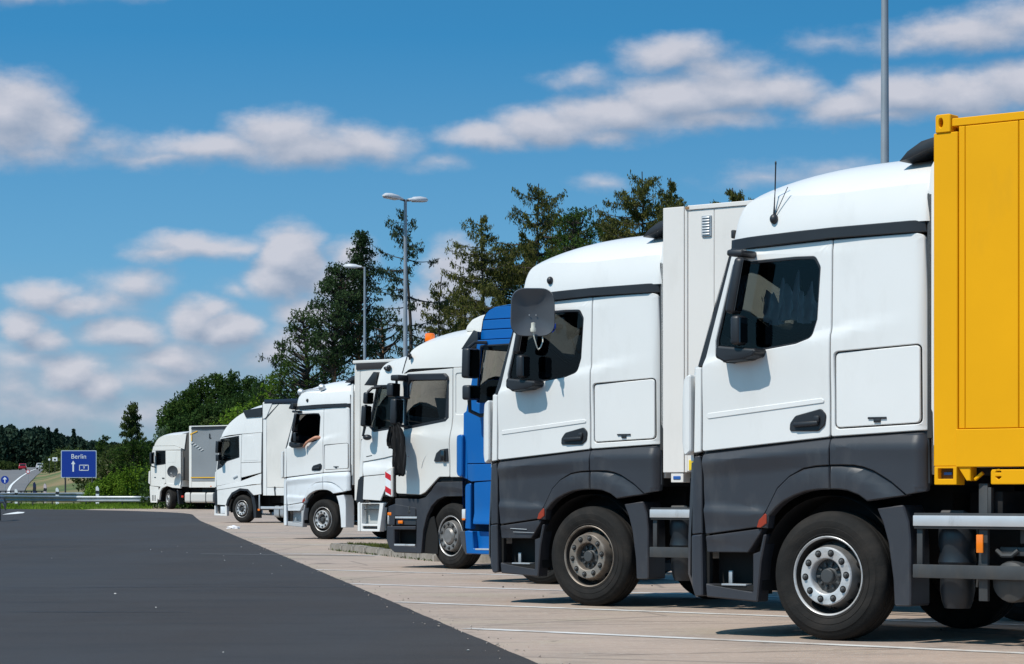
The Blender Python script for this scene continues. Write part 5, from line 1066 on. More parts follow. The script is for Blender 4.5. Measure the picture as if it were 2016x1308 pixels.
for Y in ys:
    tl = np.concatenate([np.linspace(-1.2, -.24, 8), np.linspace(-.225, .10, 70), np.linspace(.12, 1.2, 10)]) if Y > 80 else np.linspace(-1.2, 1.2, 88)
    rows.append([bm.verts.new((t * max(Y, 120), Y, T(t * max(Y, 120), Y) - .03)) for t in tl])
for a, b in zip(rows, rows[1:]):
    for i in range(len(a) - 1): bm.faces.new((a[i], a[i + 1], b[i + 1], b[i]))
tag(link('ground', finish(bm, 60, False), grass), 'grassy ground rising to the horizon', kind='structure')

def strip(name, ylist, fl, fr, dz, m, nx=1, label=None, kind='structure'):
    bm = bmesh.new(); rows = []
    for Y in ylist:
        l, r = fl(Y), fr(Y); rows.append([bm.verts.new((l + (r - l) * i / nx, Y, T(l + (r - l) * i / nx, Y) + dz)) for i in range(nx + 1)])
    for a, b in zip(rows, rows[1:]):
        for i in range(nx): bm.faces.new((a[i], a[i + 1], b[i + 1], b[i]))
    o = link(name, finish(bm, 60, False), m); tag(o, label, kind=kind); return o
def ground_mat(name, col, spots, fine, rough, crack=False, streak=None, spec=.4):
    m = bpy.data.materials.new(name); m.use_nodes = True; nt = m.node_tree; N = nt.nodes; L = nt.links; b = N['Principled BSDF']; b.inputs['Roughness'].default_value = rough; b.inputs['Specular IOR Level'].default_value = spec
    tc = N.new('ShaderNodeTexCoord'); cur = None
    rgb = N.new('ShaderNodeRGB'); rgb.outputs[0].default_value = (*col, 1); cur = rgb.outputs[0]
    def layer(scale, lo, hi, c, amt, stretch=(1, 1, 1), det=6, rotz=0, typ='noise'):
        nonlocal cur
        mp = N.new('ShaderNodeMapping'); mp.inputs['Scale'].default_value = stretch; mp.inputs['Rotation'].default_value = (0, 0, rotz); L.new(tc.outputs['Object'], mp.inputs[0])
        if typ == 'noise': t = N.new('ShaderNodeTexNoise'); t.inputs['Detail'].default_value = det; t.inputs['Roughness'].default_value = .6; out = t.outputs[0]
        else: t = N.new('ShaderNodeTexVoronoi'); t.feature = 'DISTANCE_TO_EDGE'; out = t.outputs[0]
        t.inputs['Scale'].default_value = scale; L.new(mp.outputs[0], t.inputs['Vector'])
        r = N.new('ShaderNodeMapRange'); L.new(out, r.inputs[0]); r.inputs[1].default_value = lo; r.inputs[2].default_value = hi; r.inputs[4].default_value = amt
        x = N.new('ShaderNodeMix'); x.data_type = 'RGBA'; L.new(r.outputs[0], x.inputs[0]); L.new(cur, x.inputs[6]); x.inputs[7].default_value = (*c, 1); cur = x.outputs[2]
    for s in spots: layer(*s[:5], **(s[5] if len(s) > 5 else {}))
    L.new(cur, b.inputs['Base Color'])
    nz = N.new('ShaderNodeTexNoise'); nz.inputs['Scale'].default_value = fine; nz.inputs['Detail'].default_value = 4; L.new(tc.outputs['Object'], nz.inputs['Vector'])
    bp = N.new('ShaderNodeBump'); bp.inputs['Strength'].default_value = .35; bp.inputs['Distance'].default_value = .01; L.new(nz.outputs[0], bp.inputs['Height']); L.new(bp.outputs[0], b.inputs['Normal'])
    return m
TR = R(51.7)
conc = ground_mat('weathered_concrete', (.405, .31, .25), [
    (.28, .40, .62, (.335, .26, .21), .85), (.55, .52, .68, (.38, .32, .23), .6), (1.1, .50, .66, (.27, .215, .18), .6, dict(stretch=(.35, 1, 1), rotz=-TR)), (3.5, .54, .70, (.22, .175, .15), .6, dict(stretch=(.25, 1, 1), rotz=-TR)),
    (14, .52, .70, (.47, .40, .34), .6), (5, .60, .70, (.15, .12, .10), .5, dict(stretch=(.2, 1.6, 1), rotz=-TR)), (.9, .62, .74, (.17, .145, .13), .5), (.22, .010, .0, (.17, .14, .12), .75, dict(typ='v')), (45, .58, .70, (.16, .14, .12), .6), (.75, .64, .70, (.10, .085, .075), .6), (2.2, .66, .70, (.09, .075, .065), .55)], 70, .9)
asph = ground_mat('dark_asphalt', (.039, .032, .029), [
    (.12, .42, .62, (.040, .039, .042), .9, dict(stretch=(2.5, .5, 1), rotz=R(8))), (1.3, .48, .70, (.025, .023, .0235), .8, dict(stretch=(.35, 1.5, 1))), (.35, .50, .66, (.045, .041, .040), .6, dict(stretch=(.6, 1.2, 1), rotz=R(10))), (60, .56, .70, (.085, .083, .082), .5), (3.0, .62, .74, (.058, .057, .058), .5)], 120, .82, spec=.35)
asph2 = ground_mat('motorway_asphalt', (.15, .145, .145), [(.1, .4, .65, (.19, .18, .175), .8), (.3, .5, .7, (.10, .10, .10), .5)], 20, .9)
yl_ = [-30, -5, 10] + list(np.arange(17, 108, 7)) + list(np.arange(108, 121.6, .9))
strip('concrete_lorry_park', [-30, 0, 20, 40, 60, 80, 95] + list(np.arange(97, 128, 2)), lambda Y: road_edge(min(Y, 118)) - .6, lambda Y: 75, 0, conc, 30, 'pale weathered concrete of the lorry park')
_re = random.Random(2)
yl_ = [-30, -5, 10] + list(np.arange(16, 60, .3)) + list(np.arange(60, 108, 3)) + list(np.arange(108, 121.6, .9))
strip('road', yl_, lambda Y: -60 - 0 * Y, lambda Y: road_edge(Y) + _re.uniform(-.009, .009), .006, asph, 1, 'dark smooth asphalt of the access road')
# worn pale edge stones scattered debris along the joint
# motorway in the distance
strip('motorway', list(np.arange(150, 760, 12)), lambda Y: hw_right(Y) - 22, hw_right, .05, asph2, 6, 'grey motorway climbing into the distance')
def hw_line(name, ylist, offf, w, gaps=False):
    bm = bmesh.new()
    for a, b in zip(ylist, ylist[1:]):
        if gaps and int((a - ylist[0]) / (ylist[1] - ylist[0])) % 2: continue
        v = [bm.verts.new((x, y, T(x, y) + .09)) for x, y in ((offf(a) - w, a), (offf(a) + w, a), (offf(b) + w, b), (offf(b) - w, b))]; bm.faces.new(v)
    tag(link(name, finish(bm, 60, False), mat('road_paint_clean', (.75, .75, .73), .7)), 'painted line on the distant motorway', kind='structure')
def exit_line(Y):
    px = np.interp(Y, [176, 195, 225, 270, 330, 420, 560, 700], [34, 22, 16, 22, 34, 48, 66, 84]); return (px - CXP) / FPX * Y
hw_line('motorway_edge_line', list(np.arange(176, 710, 6)), exit_line, .13)
hw_line('motorway_lane_line', list(np.arange(260, 700, 12)), lambda Y: hw_right(Y) - 9.5, .22, True)
hw_line('motorway_far_line', list(np.arange(260, 700, 12)), lambda Y: hw_right(Y) - 13, .22, False)

# painted bay lines (thin sheets)
def bay_line(x, y, L0, w=.16):
    d = Vector((-UX, -UY)); n = Vector((UY, -UX)); p = Vector((x, y)); bm = bmesh.new(); rows = []
    k = max(2, int(L0 / 1.5))
    for i in range(k + 1):
        q = p + d * (L0 * i / k); rows.append([bm.verts.new((q.x + n.x * s * w / 2, q.y + n.y * s * w / 2, T(q.x, q.y) + .0045)) for s in (-1, 1)])
    for a, b in zip(rows, rows[1:]): bm.faces.new((a[0], a[1], b[1], b[0]))
    tag(link('bay_line', finish(bm, 60, False), white_line), 'white painted parking bay line on the concrete', kind='structure')
for (px, py) in [(918, 1238), (780, 1186), (690, 1150), (612, 1122), (548, 1090), (500, 1071), (455, 1058), (430, 1048), (405, 1036), (380, 1028), (362, 1021)]:
    Y = EYE * FPX / (py - YH); bay_line((px - CXP) / FPX * Y, Y, 20)
Y = EYE * FPX / (1308 + 40 - YH); bay_line((1120 - CXP) / FPX * Y, Y, 14)
Y = EYE * FPX / (1092 - YH); X = (395 - CXP) / FPX * Y
bm = bmesh.new()
for s in [0]:
    v = [bm.verts.new((X + a, Y + b, .0105)) for a, b in ((0, -.08), (3.3, -1.3), (3.3, -1.1), (0, .12))]; bm.faces.new(v)
tag(link('faint_road_line', finish(bm, 60, False), mat('worn_paint', (.13, .13, .13), .8)), 'faint worn line on the asphalt', kind='structure')

def seam(x0, x1, y0, slope, w, z, m, label, name='tar_seam', seed=1):
    q = random.Random(seed); bm = bmesh.new(); rows = []; x = x0; wob = 0
    while x < x1:
        wob = wob * .9 + q.gauss(0, .012); ww = w * q.uniform(.3, 1.2); y = y0 + slope * (x - x0) + wob
        rows.append([bm.verts.new((x, y - ww / 2, z)), bm.verts.new((x, y + ww / 2, z))]); x += .12
    for a, b in zip(rows, rows[1:]): bm.faces.new((a[0], b[0], b[1], a[1]))
    tag(link(name, finish(bm, 60, False), m), label, kind='structure')
tar = mat('tar', (.018, .016, .017), .5)
seam(-5.4, -1.8, 30.5, .02, .05, .0105, tar, 'dark tar seam across the asphalt', seed=1)
seam(-4.9, -3.0, 24.3, .0, .04, .0105, tar, 'short tar seam on the asphalt', seed=2)
seam(-11, -5.5, 52.0, .01, .10, .0105, tar, 'far tar seam across the asphalt', seed=3)
ck = mat('crack', (.13, .105, .09), .95)
seam(.55, 3.2, 18.0, .32, .022, .0035, ck, 'crack in the concrete near the front edge', 'concrete_crack', 4)
seam(-.6, 2.0, 23.2, -.25, .02, .0035, ck, 'crack in the concrete between two bay lines', 'concrete_crack', 5)
seam(-1.4, 1.5, 29.0, .15, .022, .0035, ck, 'thin crack in the concrete before the blue truck', 'concrete_crack', 6)
# grit, chips and crumbs along the joint and on the road
rs = random.Random(3)
def grit(name, n, f, smin, smax, m, label):
    mb = MB()
    for _ in range(n):
        x, y = f(); s = rs.uniform(smin, smax); b = bmesh.new(); bmesh.ops.create_icosphere(b, subdivisions=1, radius=s)
        for v in b.verts: v.co *= rs.uniform(.6, 1.2); v.co.z *= .6
        mb.add(b, (x, y, T(x, y) + .008 + s * .3))
    tag(mb.build(name, m, None), label, kind='stuff')
def along():
    Y = 17 + 75 * rs.random() ** 1.6; return road_edge(Y) + rs.gauss(.05, .12), Y
grit('joint_grit', 200, along, .004, .013, mat('grit', (.34, .29, .25), .9), 'small crumbs of concrete along the asphalt joint')
grit('road_grit', 16, lambda: (lambda Y: (road_edge(Y) - abs(rs.gauss(0, 2.2)), Y))(18 + 40 * rs.random()), .006, .018, mat('pale_grit', (.5, .48, .45), .9), 'pale grit scattered on the asphalt')
grit('leaf_litter', 60, lambda: (lambda Y: (road_edge(Y) + 1 + 7 * rs.random(), Y))(18 + 40 * rs.random()), .006, .016, mat('dark_litter', (.06, .05, .04), .9), 'dark leaf crumbs on the concrete')

def on_ground(px, py):
    Y = 60.0
    for _ in range(60):
        X = (px - CXP) / FPX * Y; Y = (EYE - T(X, Y)) * FPX / (py - YH) * .5 + Y * .5
    return Vector(((px - CXP) / FPX * Y, Y, T((px - CXP) / FPX * Y, Y)))
p = on_ground(459, 1041); mb = MB(); b = bmesh.new(); bmesh.ops.create_icosphere(b, subdivisions=3, radius=1)
for v in b.verts:
    k = 1 + .22 * math.sin(v.co.x * 7 + v.co.y * 5) + .15 * math.sin(v.co.z * 9 + v.co.x * 4); v.co = Vector((v.co.x * .19 * k, v.co.y * .12 * k, max(0, v.co.z) * .085 * k))
mb.add(b); o = mb.build('crumpled_bag', mat('white_plastic_bag', (.75, .72, .72), .5), None, 60, p); tag(o, 'crumpled white bag lying on the concrete', 'litter')

# ------------------------------------------------------------------ kerbed island with grass
I0 = Vector((-3.55, 50.2)); I1 = Vector((-1.12, 41.3)); IR = Vector((-UX, -UY))
isl = empty('traffic_island', (I0.x, I0.y, 0), 0, 'kerb edged island with dry grass beside the cream white cab', 'kerb')
kerb_m = mat('kerb_stone', (.33, .29, .245), .9, var=.3, vscale=2, dirt=(.12, .10, .075), dscale=5, dthr=(.42, .66), bump=.7, bscale=18)
b = bmesh.new(); bmesh.ops.create_cube(b, size=1); bmesh.ops.scale(b, vec=(.975, .16, .17), verts=b.verts); bmesh.ops.bevel(b, geom=b.edges[:], offset=.025, segments=2, affect='EDGES')
kme = finish(b, 40)
rk = random.Random(5)
def kerb_run(p, q_):
    d = q_ - p; n = max(1, round(d.length)); a = math.atan2(d.y, d.x); st = d / n
    for i in range(n):
        c = p + st * (i + .5) - I0
        link('kerb_stone', kme, kerb_m, isl, (c.x, c.y, .05 + rk.uniform(-.010, .010)), (rk.uniform(-.03, .03), rk.uniform(-.010, .010), a + rk.uniform(-.015, .015)), (st.length, 1, 1))
kerb_run(I0 + Vector((.0, -.55)), I1 + Vector((-.1, .4))); kerb_run(I0 + Vector((.40, -.05)), I0 + Vector((.4, -.05)) + IR * 12); kerb_run(I1 + Vector((.35, -.2)), I1 + Vector((.35, -.2)) + IR * 10)
for cx_, cy_, a_ in ((.06, -.18, -1.0), (.24, -.06, -.5)):
    link('kerb_stone', kme, kerb_m, isl, (cx_ * 1.0, cy_, .05), (0, 0, a_ + 1.9), (.36, 1, 1))
link('kerb_stone', kme, kerb_m, isl, (I1.x - I0.x + .1, I1.y - I0.y + .05, .05), (0, 0, -.95), (.45, 1, 1))
bm = bmesh.new(); vv = [bm.verts.new((p_.x, p_.y, .085)) for p_ in (Vector((.1, -.4)), I1 - I0 + Vector((.1, .3)), I1 - I0 + IR * 10, IR * 11.5 + Vector((.4, -.1)), Vector((.4, -.15)))]; bm.faces.new(vv)
link('soil', finish(bm, 0), mat('soil', (.15, .12, .075), .95, var=.3), isl)

# leaf generator ------------------------------------------------------
def leaf_mesh(name, C, size, aspect=.4, rng=None, D=None, spread=1.0, blade=False):
    """many small leaf faces: centres C (N,3); D optional direction of the long side"""
    n = len(C); rng = rng or np.random.default_rng(1)
    d = rng.normal(size=(n, 3)) * spread + (D if D is not None else 0); d /= np.linalg.norm(d, axis=1)[:, None] + 1e-9
    t = rng.normal(size=(n, 3)); t -= (t * d).sum(1)[:, None] * d; t /= np.linalg.norm(t, axis=1)[:, None] + 1e-9
    s = (size * rng.uniform(.6, 1.3, n))[:, None]
    a = C - d * s * .5; bq = C + t * s * aspect * .5; c = C + d * s * .5; e = C - t * s * aspect * .5
    V = np.stack([a, bq, c, e], 1).reshape(-1, 3).astype(np.float32)
    me = bpy.data.meshes.new(name); me.vertices.add(4 * n); me.vertices.foreach_set('co', V.ravel()); me.loops.add(4 * n); me.loops.foreach_set('vertex_index', np.arange(4 * n, dtype=np.int32))
    me.polygons.add(n); me.polygons.foreach_set('loop_start', np.arange(0, 4 * n, 4, dtype=np.int32)); me.polygons.foreach_set('loop_total', np.full(n, 4, dtype=np.int32)); me.update(); return me
def leaf_mat(name, c0, c1, tr=.3, clump=.35):
    m = bpy.data.materials.new(name); m.use_nodes = True; nt = m.node_tree; N = nt.nodes; L = nt.links; N.clear()
    g = N.new('ShaderNodeNewGeometry'); tc = N.new('ShaderNodeTexCoord'); nz = N.new('ShaderNodeTexNoise'); nz.inputs['Scale'].default_value = clump; nz.inputs['Detail'].default_value = 3; L.new(tc.outputs['Object'], nz.inputs['Vector'])
    mr = N.new('ShaderNodeMapRange'); L.new(nz.outputs[0], mr.inputs[0]); mr.inputs[1].default_value = .35; mr.inputs[2].default_value = .65
    ad = N.new('ShaderNodeMath'); ad.operation = 'MULTIPLY_ADD'; L.new(g.outputs['Random Per Island'], ad.inputs[0]); ad.inputs[1].default_value = .6; ad.use_clamp = True
    sb = N.new('ShaderNodeMath'); sb.operation = 'MULTIPLY_ADD'; L.new(mr.outputs[0], sb.inputs[0]); sb.inputs[1].default_value = .7; sb.inputs[2].default_value = -.15; L.new(sb.outputs[0], ad.inputs[2])
    mx = N.new('ShaderNodeMix'); mx.data_type = 'RGBA'; L.new(ad.outputs[0], mx.inputs[0]); mx.inputs[6].default_value = (*c0, 1); mx.inputs[7].default_value = (*c1, 1)
    df = N.new('ShaderNodeBsdfDiffuse'); tl = N.new('ShaderNodeBsdfTranslucent'); L.new(mx.outputs[2], df.inputs[0]); L.new(mx.outputs[2], tl.inputs[0])
    ms = N.new('ShaderNodeMixShader'); ms.inputs[0].default_value = tr; L.new(df.outputs[0], ms.inputs[1]); L.new(tl.outputs[0], ms.inputs[2])
    o = N.new('ShaderNodeOutputMaterial'); L.new(ms.outputs[0], o.inputs[0]); return m
lf_larch = leaf_mat('larch_needles', (.040, .052, .016), (.185, .185, .055), .4, .5)
lf_pine = leaf_mat('pine_needles', (.016, .034, .016), (.062, .098, .040), .25, .5)
lf_spruce = leaf_mat('spruce_needles', (.016, .030, .018), (.060, .085, .045), .2, .6)
lf_dark = leaf_mat('dark_leaves', (.014, .034, .010), (.060, .105, .030), .3, .3)
lf_mid = leaf_mat('mid_green_leaves', (.020, .045, .010), (.075, .125, .030), .35, .3)
lf_bright = leaf_mat('bright_green_leaves', (.065, .125, .010), (.21, .33, .045), .4, .6)
lf_pale = leaf_mat('silvery_leaves', (.05, .09, .05), (.17, .23, .14), .3, .4)
lf_far = leaf_mat('far_wood_leaves', (.014, .030, .022), (.045, .074, .050), .2, .05)
lf_olive = leaf_mat('olive_leaves', (.036, .058, .016), (.105, .135, .045), .3, .3)
bark_d = mat('dark_bark', (.045, .036, .030), .95, var=.4, vscale=3)
bark_o = mat('orange_pine_bark', (.27, .13, .06), .9, var=.4, vscale=2)

rg = np.random.default_rng(11)
# grass on the island
u_ = rg.uniform(0, 1, 9000)[:, None]; v_ = (rg.uniform(0, 1, 9000) ** 1.5)[:, None]
C = np.concatenate([np.array([[.25, -.45]]) + u_ * np.array([[I1.x - I0.x, I1.y - I0.y + .5]]) + v_ * 7 * np.array([[IR.x, IR.y]]), np.full((9000, 1), .12)], 1)
link('grass_tuft', leaf_mesh('g', C, .12, .12, rg, np.array([0, 0, 1.6]), .8), leaf_mat('dry_grass', (.09, .085, .03), (.14, .17, .04), .3, 1.2), isl)['kind'] = 'stuff'
t_ = rg.uniform(0, 1, 160)[:, None]; C = np.concatenate([np.array([[-.10, -.5]]) + t_ * np.array([[I1.x - I0.x - .1, I1.y - I0.y + .9]]) + rg.normal(size=(160, 2)) * .03, np.full((160, 1), .02)], 1)
link('weeds', leaf_mesh('g', C, .07, .3, rg, np.array([0, 0, 1.2]), .8), lf_olive, isl)['kind'] = 'stuff'

def tree_root(name, px, Y, label, cat, group):
    X = (px - CXP) / FPX * Y; return empty(name, (X, Y, T(X, Y) - .1), 0, label, cat, group), T(X, Y) - .1
def mesh_tubes(name, parent, tubes, m):
    mb = MB()
    for pts, r, n in tubes: mb.tube(pts, r, n, n > 4)
    return link(name, finish(mb.bm, 50, False), m, parent)

GTR = 'conifers behind the lorry park'
def larch(px, ytop, Y, half, label, seed, dens=1.0, droop=1.0, lean=0, bottom=.12, kind='larch', name='larch_tree', step=.42, irregular=.45, leafm=None, group=GTR, taper=2.6):
    root, gz = tree_root(name, px, Y, label, 'tree', group); q = random.Random(seed); nr = np.random.default_rng(seed)
    h = EYE + (YH - ytop) / FPX * Y - gz; Rm = half / FPX * Y
    bend = [(lean * h * (k / 10) ** 1.5 + .12 * math.sin(k * .9 + seed), .1 * math.sin(k * .7 + seed), h * k / 10) for k in range(11)]
    def axis(z):
        f = min(max(z / h, 0), 1) * 10; i = min(int(f), 9); t = f - i; return Vector(bend[i]).lerp(Vector(bend[i + 1]), t)
    mesh_tubes('trunk', root, [(bend, [max(.03, .024 * h * (1 - k / 10.3) * .55) for k in range(11)], 8)], bark_d)
    tubes = []; Cs = []; Ds = []
    z = h * bottom
    while z < h * .985:
        f = z / h; big = Rm * min(1.25, .10 + ((h - z) / taper) ** .8 * .9)
        for _ in range(q.choice((2, 3, 4, 5) if h - z > 1.5 else (2, 3))):
            if q.random() < .12: continue
            a = q.uniform(0, 2 * math.pi); Ln = big * q.uniform(1 - irregular, 1.12) * (1.25 if q.random() < .08 else 1)
            up0 = q.uniform(-.25, .15) - .25 * (1 - f); p = axis(z); pts = [p]; d = Vector((math.cos(a), math.sin(a), 0)); n = 6
            for k in range(1, n + 1):
                t = k / n; pts.append(p + d * Ln * t + Vector((q.gauss(0, .04) * Ln * .3, q.gauss(0, .04) * Ln * .3, Ln * (up0 * t + .34 * t * t))))
            tubes.append((pts, [max(.010, .022 * Ln * (1 - k / (n + 1))) for k in range(n + 1)], 3))
            m = int(Ln * 13 * dens) + 3
            for _ in range(m):
                t = q.random() ** .75; u = t * n; i = min(int(u), n - 1); b = pts[i].lerp(pts[i + 1], u - i)
                side = Vector((-d.y, d.x, 0)) * q.uniform(-1, 1) * (.45 * (1 - t * .6)) * min(Ln, 2.2) * .5
                ln = q.uniform(.15, .55) * droop; e = b + side + Vector((0, 0, -ln * q.uniform(.3, 1)))
                if q.random() < .25: tubes.append(([b, b + side * .6 + Vector((0, 0, -.05)), e], [.012, .009, .006], 3))
                for s in range(4):
                    w = (s + q.random()) / 4; c = b.lerp(e, w); Cs.append((c.x + q.gauss(0, .05), c.y + q.gauss(0, .05), c.z + q.gauss(0, .04)))
                    dd = (e - b).normalized() if (e - b).length > 1e-3 else Vector((0, 0, -1)); Ds.append((dd.x, dd.y, dd.z - .6))
        z += step * q.uniform(.7, 1.3) * (1 if f < .8 else .7)
    C = np.array(Cs); D = np.array(Ds); C = np.repeat(C, 2, 0) + nr.normal(size=(len(C) * 2, 3)) * .06; D = np.repeat(D, 2, 0)
    mesh_tubes('branches', root, tubes, bark_d)
    link('crown', leaf_mesh('c', C, .19, .36, nr, D * 1.2, .7), leafm or lf_larch, root); return root
def pad_tree(name, px, ytop, Y, half, label, seed, lm, bark, cat='tree', group=None, crown_lo=.35, pads=34, padr=.16, leaf=.2, dens=1.0, shape='round', lean=0, trunk_r=.02, flat=.6, asp=.45, hbase=None, gaps=.0):
    """trunk with limbs that end in leaf clumps"""
    root, gz = tree_root(name, px, Y, label, cat, group); q = random.Random(seed); nr = np.random.default_rng(seed)
    h = EYE + (YH - ytop) / FPX * Y - gz; Rm = half / FPX * Y
    bend = [(lean * h * (k / 8) ** 1.3 + .015 * h * math.sin(k * .8 + seed), .01 * h * math.sin(k + seed), h * .93 * k / 8) for k in range(9)]
    mesh_tubes('trunk', root, [(bend, [max(.03, trunk_r * h * (1 - k / 9)) for k in range(9)], 8)], bark)
    tubes = []; allC = []
    for i in range(pads):
        f = crown_lo + (1 - crown_lo) * ((i + q.random()) / pads) ; zz = f * h
        g = (f - crown_lo) / (1 - crown_lo)
        prof = {'round': math.sqrt(max(.05, 1 - (2 * g - .9) ** 2 / 1.25)), 'cone': (1 - g) ** .8 + .08, 'tall': min(1, 2.5 * g + .35) * (1 - g ** 3) ** .6 + .05}[shape]
        rad = Rm * prof * math.sqrt(q.uniform(.15, 1.0)); a = q.uniform(0, 2 * math.pi)
        k8 = min(f / .93 * 8, 7.99); i8 = int(k8); ax = Vector(bend[i8]).lerp(Vector(bend[min(i8 + 1, 8)]), k8 - i8)
        c = Vector((ax.x + rad * math.cos(a), ax.y + rad * math.sin(a), zz * .97)); s0 = max(0, zz - rad * .5 - .04 * h)
        k8 = min(s0 / h / .93 * 8, 7.99); i8 = int(k8); st = Vector(bend[i8]).lerp(Vector(bend[min(i8 + 1, 8)]), k8 - i8)
        mid = st.lerp(c, .5) + Vector((q.gauss(0, .03) * h * .3, q.gauss(0, .03) * h * .3, -.01 * h))
        tubes.append(([st, mid, c], [max(.02, trunk_r * h * .35), max(.015, trunk_r * h * .2), .012], 4))
        pr = Rm * padr * q.uniform(.8, 1.5) * 2; n = int(dens * 420 * (pr / 1.0) ** 2 * (.2 / leaf) ** 1.5 * .55) + 20
        v = nr.normal(size=(n, 3)); v /= np.linalg.norm(v, axis=1)[:, None]; v *= (nr.uniform(.25, 1, n) ** .5)[:, None]
        v *= 1 + .25 * np.sin(v[:, :1] * 7 + i) ; v[:, 2] *= flat; v *= pr
        for _ in range(3):
            e = Vector(v[nr.integers(n)]) * .8; tubes.append(([c, c + e], [.012, .006], 3))
        allC.append(v + np.array(c))
    C = np.concatenate(allC)
    mesh_tubes('branches', root, tubes, bark_d)
    link('crown', leaf_mesh('c', C, leaf, asp, nr), lm, root); return root

larch(945, 424, 150, 74, 'narrow larch with a leaning spiky top, left end of the larch group', 21, .85, 1.1, .01)
larch(1062, 362, 152, 100, 'tall larch with drooping twigs and a flattened top left of the second cab roof', 22, 1.0, 1.7, .0, step=.42, irregular=.6)
larch(1000, 478, 158, 95, 'low bushy larch behind the blue cab', 23, 1.5, 1, 0)
larch(1195, 425, 160, 100, 'dense larch filling the gap above the second cab roof', 24, 1.2, 1, 0)
larch(1108, 452, 156, 95, 'mid height larch whose crown fills the middle of the larch group', 90, 1.1, 1.2, 0)
larch(912, 545, 154, 60, 'low larch behind the roof deflector of the cream white cab', 91, 1.2, 1, 0)
larch(1262, 338, 150, 88, 'tallest larch with twin bushy tops left of the white box body', 25, 1.2, 1.5, 0, step=.40, irregular=.55)
larch(1322, 350, 155, 42, 'slim larch beside the white box body\'s roof edge', 26, 1.6, 1.1, 0)
larch(1446, 370, 158, 34, 'larch of which only the tip rises over the white box body', 27, 1.6, 1, 0, taper=.7)
larch(808, 405, 140, 66, 'sparse dark larch directly behind the double headed street lamp', 28, .42, .9, -.012, .25, irregular=.55, step=.55, leafm=lf_spruce)
larch(868, 545, 144, 48, 'thin half bare larch right of the double headed street lamp', 29, .6, .9, 0, .2, leafm=lf_larch)
pad_tree('leafy_tree', 1135, 398, 148, 62, 'loose leafed tree with open crown between two tall larches', 31, lf_mid, bark_d, group=GTR, crown_lo=.4, pads=140, padr=.12, leaf=.16, dens=.8, gaps=.3)
pad_tree('pine_tree', 662, 512, 128, 62, 'bushy dark pine with an orange trunk behind the single street lamp', 32, lf_pine, bark_o, group=GTR, crown_lo=.60, pads=150, padr=.115, leaf=.15, dens=1.2, lean=.01, trunk_r=.014)
pad_tree('pine_tree', 722, 440, 130, 52, 'tall pine with pointed top and leaning orange trunk between the two street lamps', 33, lf_pine, bark_o, group=GTR, crown_lo=.56, pads=120, padr=.125, leaf=.14, dens=1.1, shape='cone', lean=-.035, trunk_r=.014, flat=.5)
pad_tree('pine_tree', 752, 600, 133, 60, 'lower pine with open branches left of the double headed lamp pole', 34, lf_pine, bark_o, group=GTR, crown_lo=.42, pads=80, padr=.10, leaf=.14, dens=.9, lean=-.01, trunk_r=.02, flat=.5)
pad_tree('leafy_tree', 600, 605, 135, 70, 'open branched leafy tree left of the bushy pine', 35, lf_mid, bark_d, group=GTR, crown_lo=.25, pads=150, padr=.09, leaf=.14, dens=.9)
larch(560, 668, 150, 55, 'wind bent sparse larch at the left edge of the tree group', 36, .45, .8, -.02, .3, irregular=.6, step=.6, leafm=lf_spruce)
pad_tree('leafy_tree', 640, 700, 140, 70, 'small dark tree behind the driver\'s cab roof', 37, lf_dark, bark_d, group=GTR, crown_lo=.15, pads=40, padr=.18, leaf=.2)
pad_tree('maple_tree', 533, 735, 150, 42, 'bright green maple left of the driver\'s cab', 38, lf_bright, bark_d, group='bright green trees', crown_lo=.15, pads=46, padr=.16, leaf=.2, dens=1.1)
pad_tree('maple_tree', 470, 800, 160, 55, 'low bright green bush above the tall cab\'s roof', 39, lf_bright, bark_d, group='bright green trees', crown_lo=.1, pads=40, padr=.18, leaf=.2)
pad_tree('maple_tree', 585, 770, 146, 30, 'small bright green tree touching the driver\'s cab roof', 40, lf_bright, bark_d, group='bright green trees', crown_lo=.1, pads=30, padr=.18, leaf=.2)
pad_tree('leafy_tree', 510, 760, 175, 60, 'dark round tree behind the bright green maple', 41, lf_dark, bark_d, group='bright green trees', crown_lo=.1, pads=50, padr=.18, leaf=.22)
# round wood behind the farthest two trucks
GW = 'broadleaf trees of the round wood'
for i, (px, yt, hw_, Y, lm, lab) in enumerate([
    (345, 792, 34, 330, lf_mid, 'leftmost grey green tree at the edge of the round wood'), (368, 768, 30, 335, lf_mid, 'second tree on the rising edge of the round wood'),
    (395, 745, 34, 340, lf_mid, 'third tree on the shoulder of the round wood'), (425, 737, 34, 345, lf_mid, 'tree at the top left of the round wood crest'),
    (458, 732, 28, 340, lf_dark, 'dark pointed tree on the crest of the round wood'), (490, 742, 34, 345, lf_dark, 'dark tree right of the round wood crest'),
    (362, 820, 32, 300, lf_dark, 'low dark tree in front at the left of the round wood'), (405, 800, 34, 300, lf_dark, 'dark tree in the middle of the round wood'),
    (440, 785, 36, 305, lf_dark, 'dark full tree low in the round wood'), (478, 780, 38, 300, lf_dark, 'dark tree low at the right of the round wood'),
    (515, 755, 36, 320, lf_dark, 'dark tree joining the round wood to the maples'), (418, 826, 30, 280, lf_olive, 'olive bush over the grey trailer roof'), (330, 846, 26, 325, lf_pale, 'small silvery bush at the foot of the round wood')]):
    pad_tree('broadleaf_tree', px, yt, Y, hw_, lab, 50 + i, lm, bark_d, group=GW, crown_lo=.05, pads=54, padr=.19, leaf=.42, dens=1.5, shape='tall', trunk_r=.012, flat=.8)
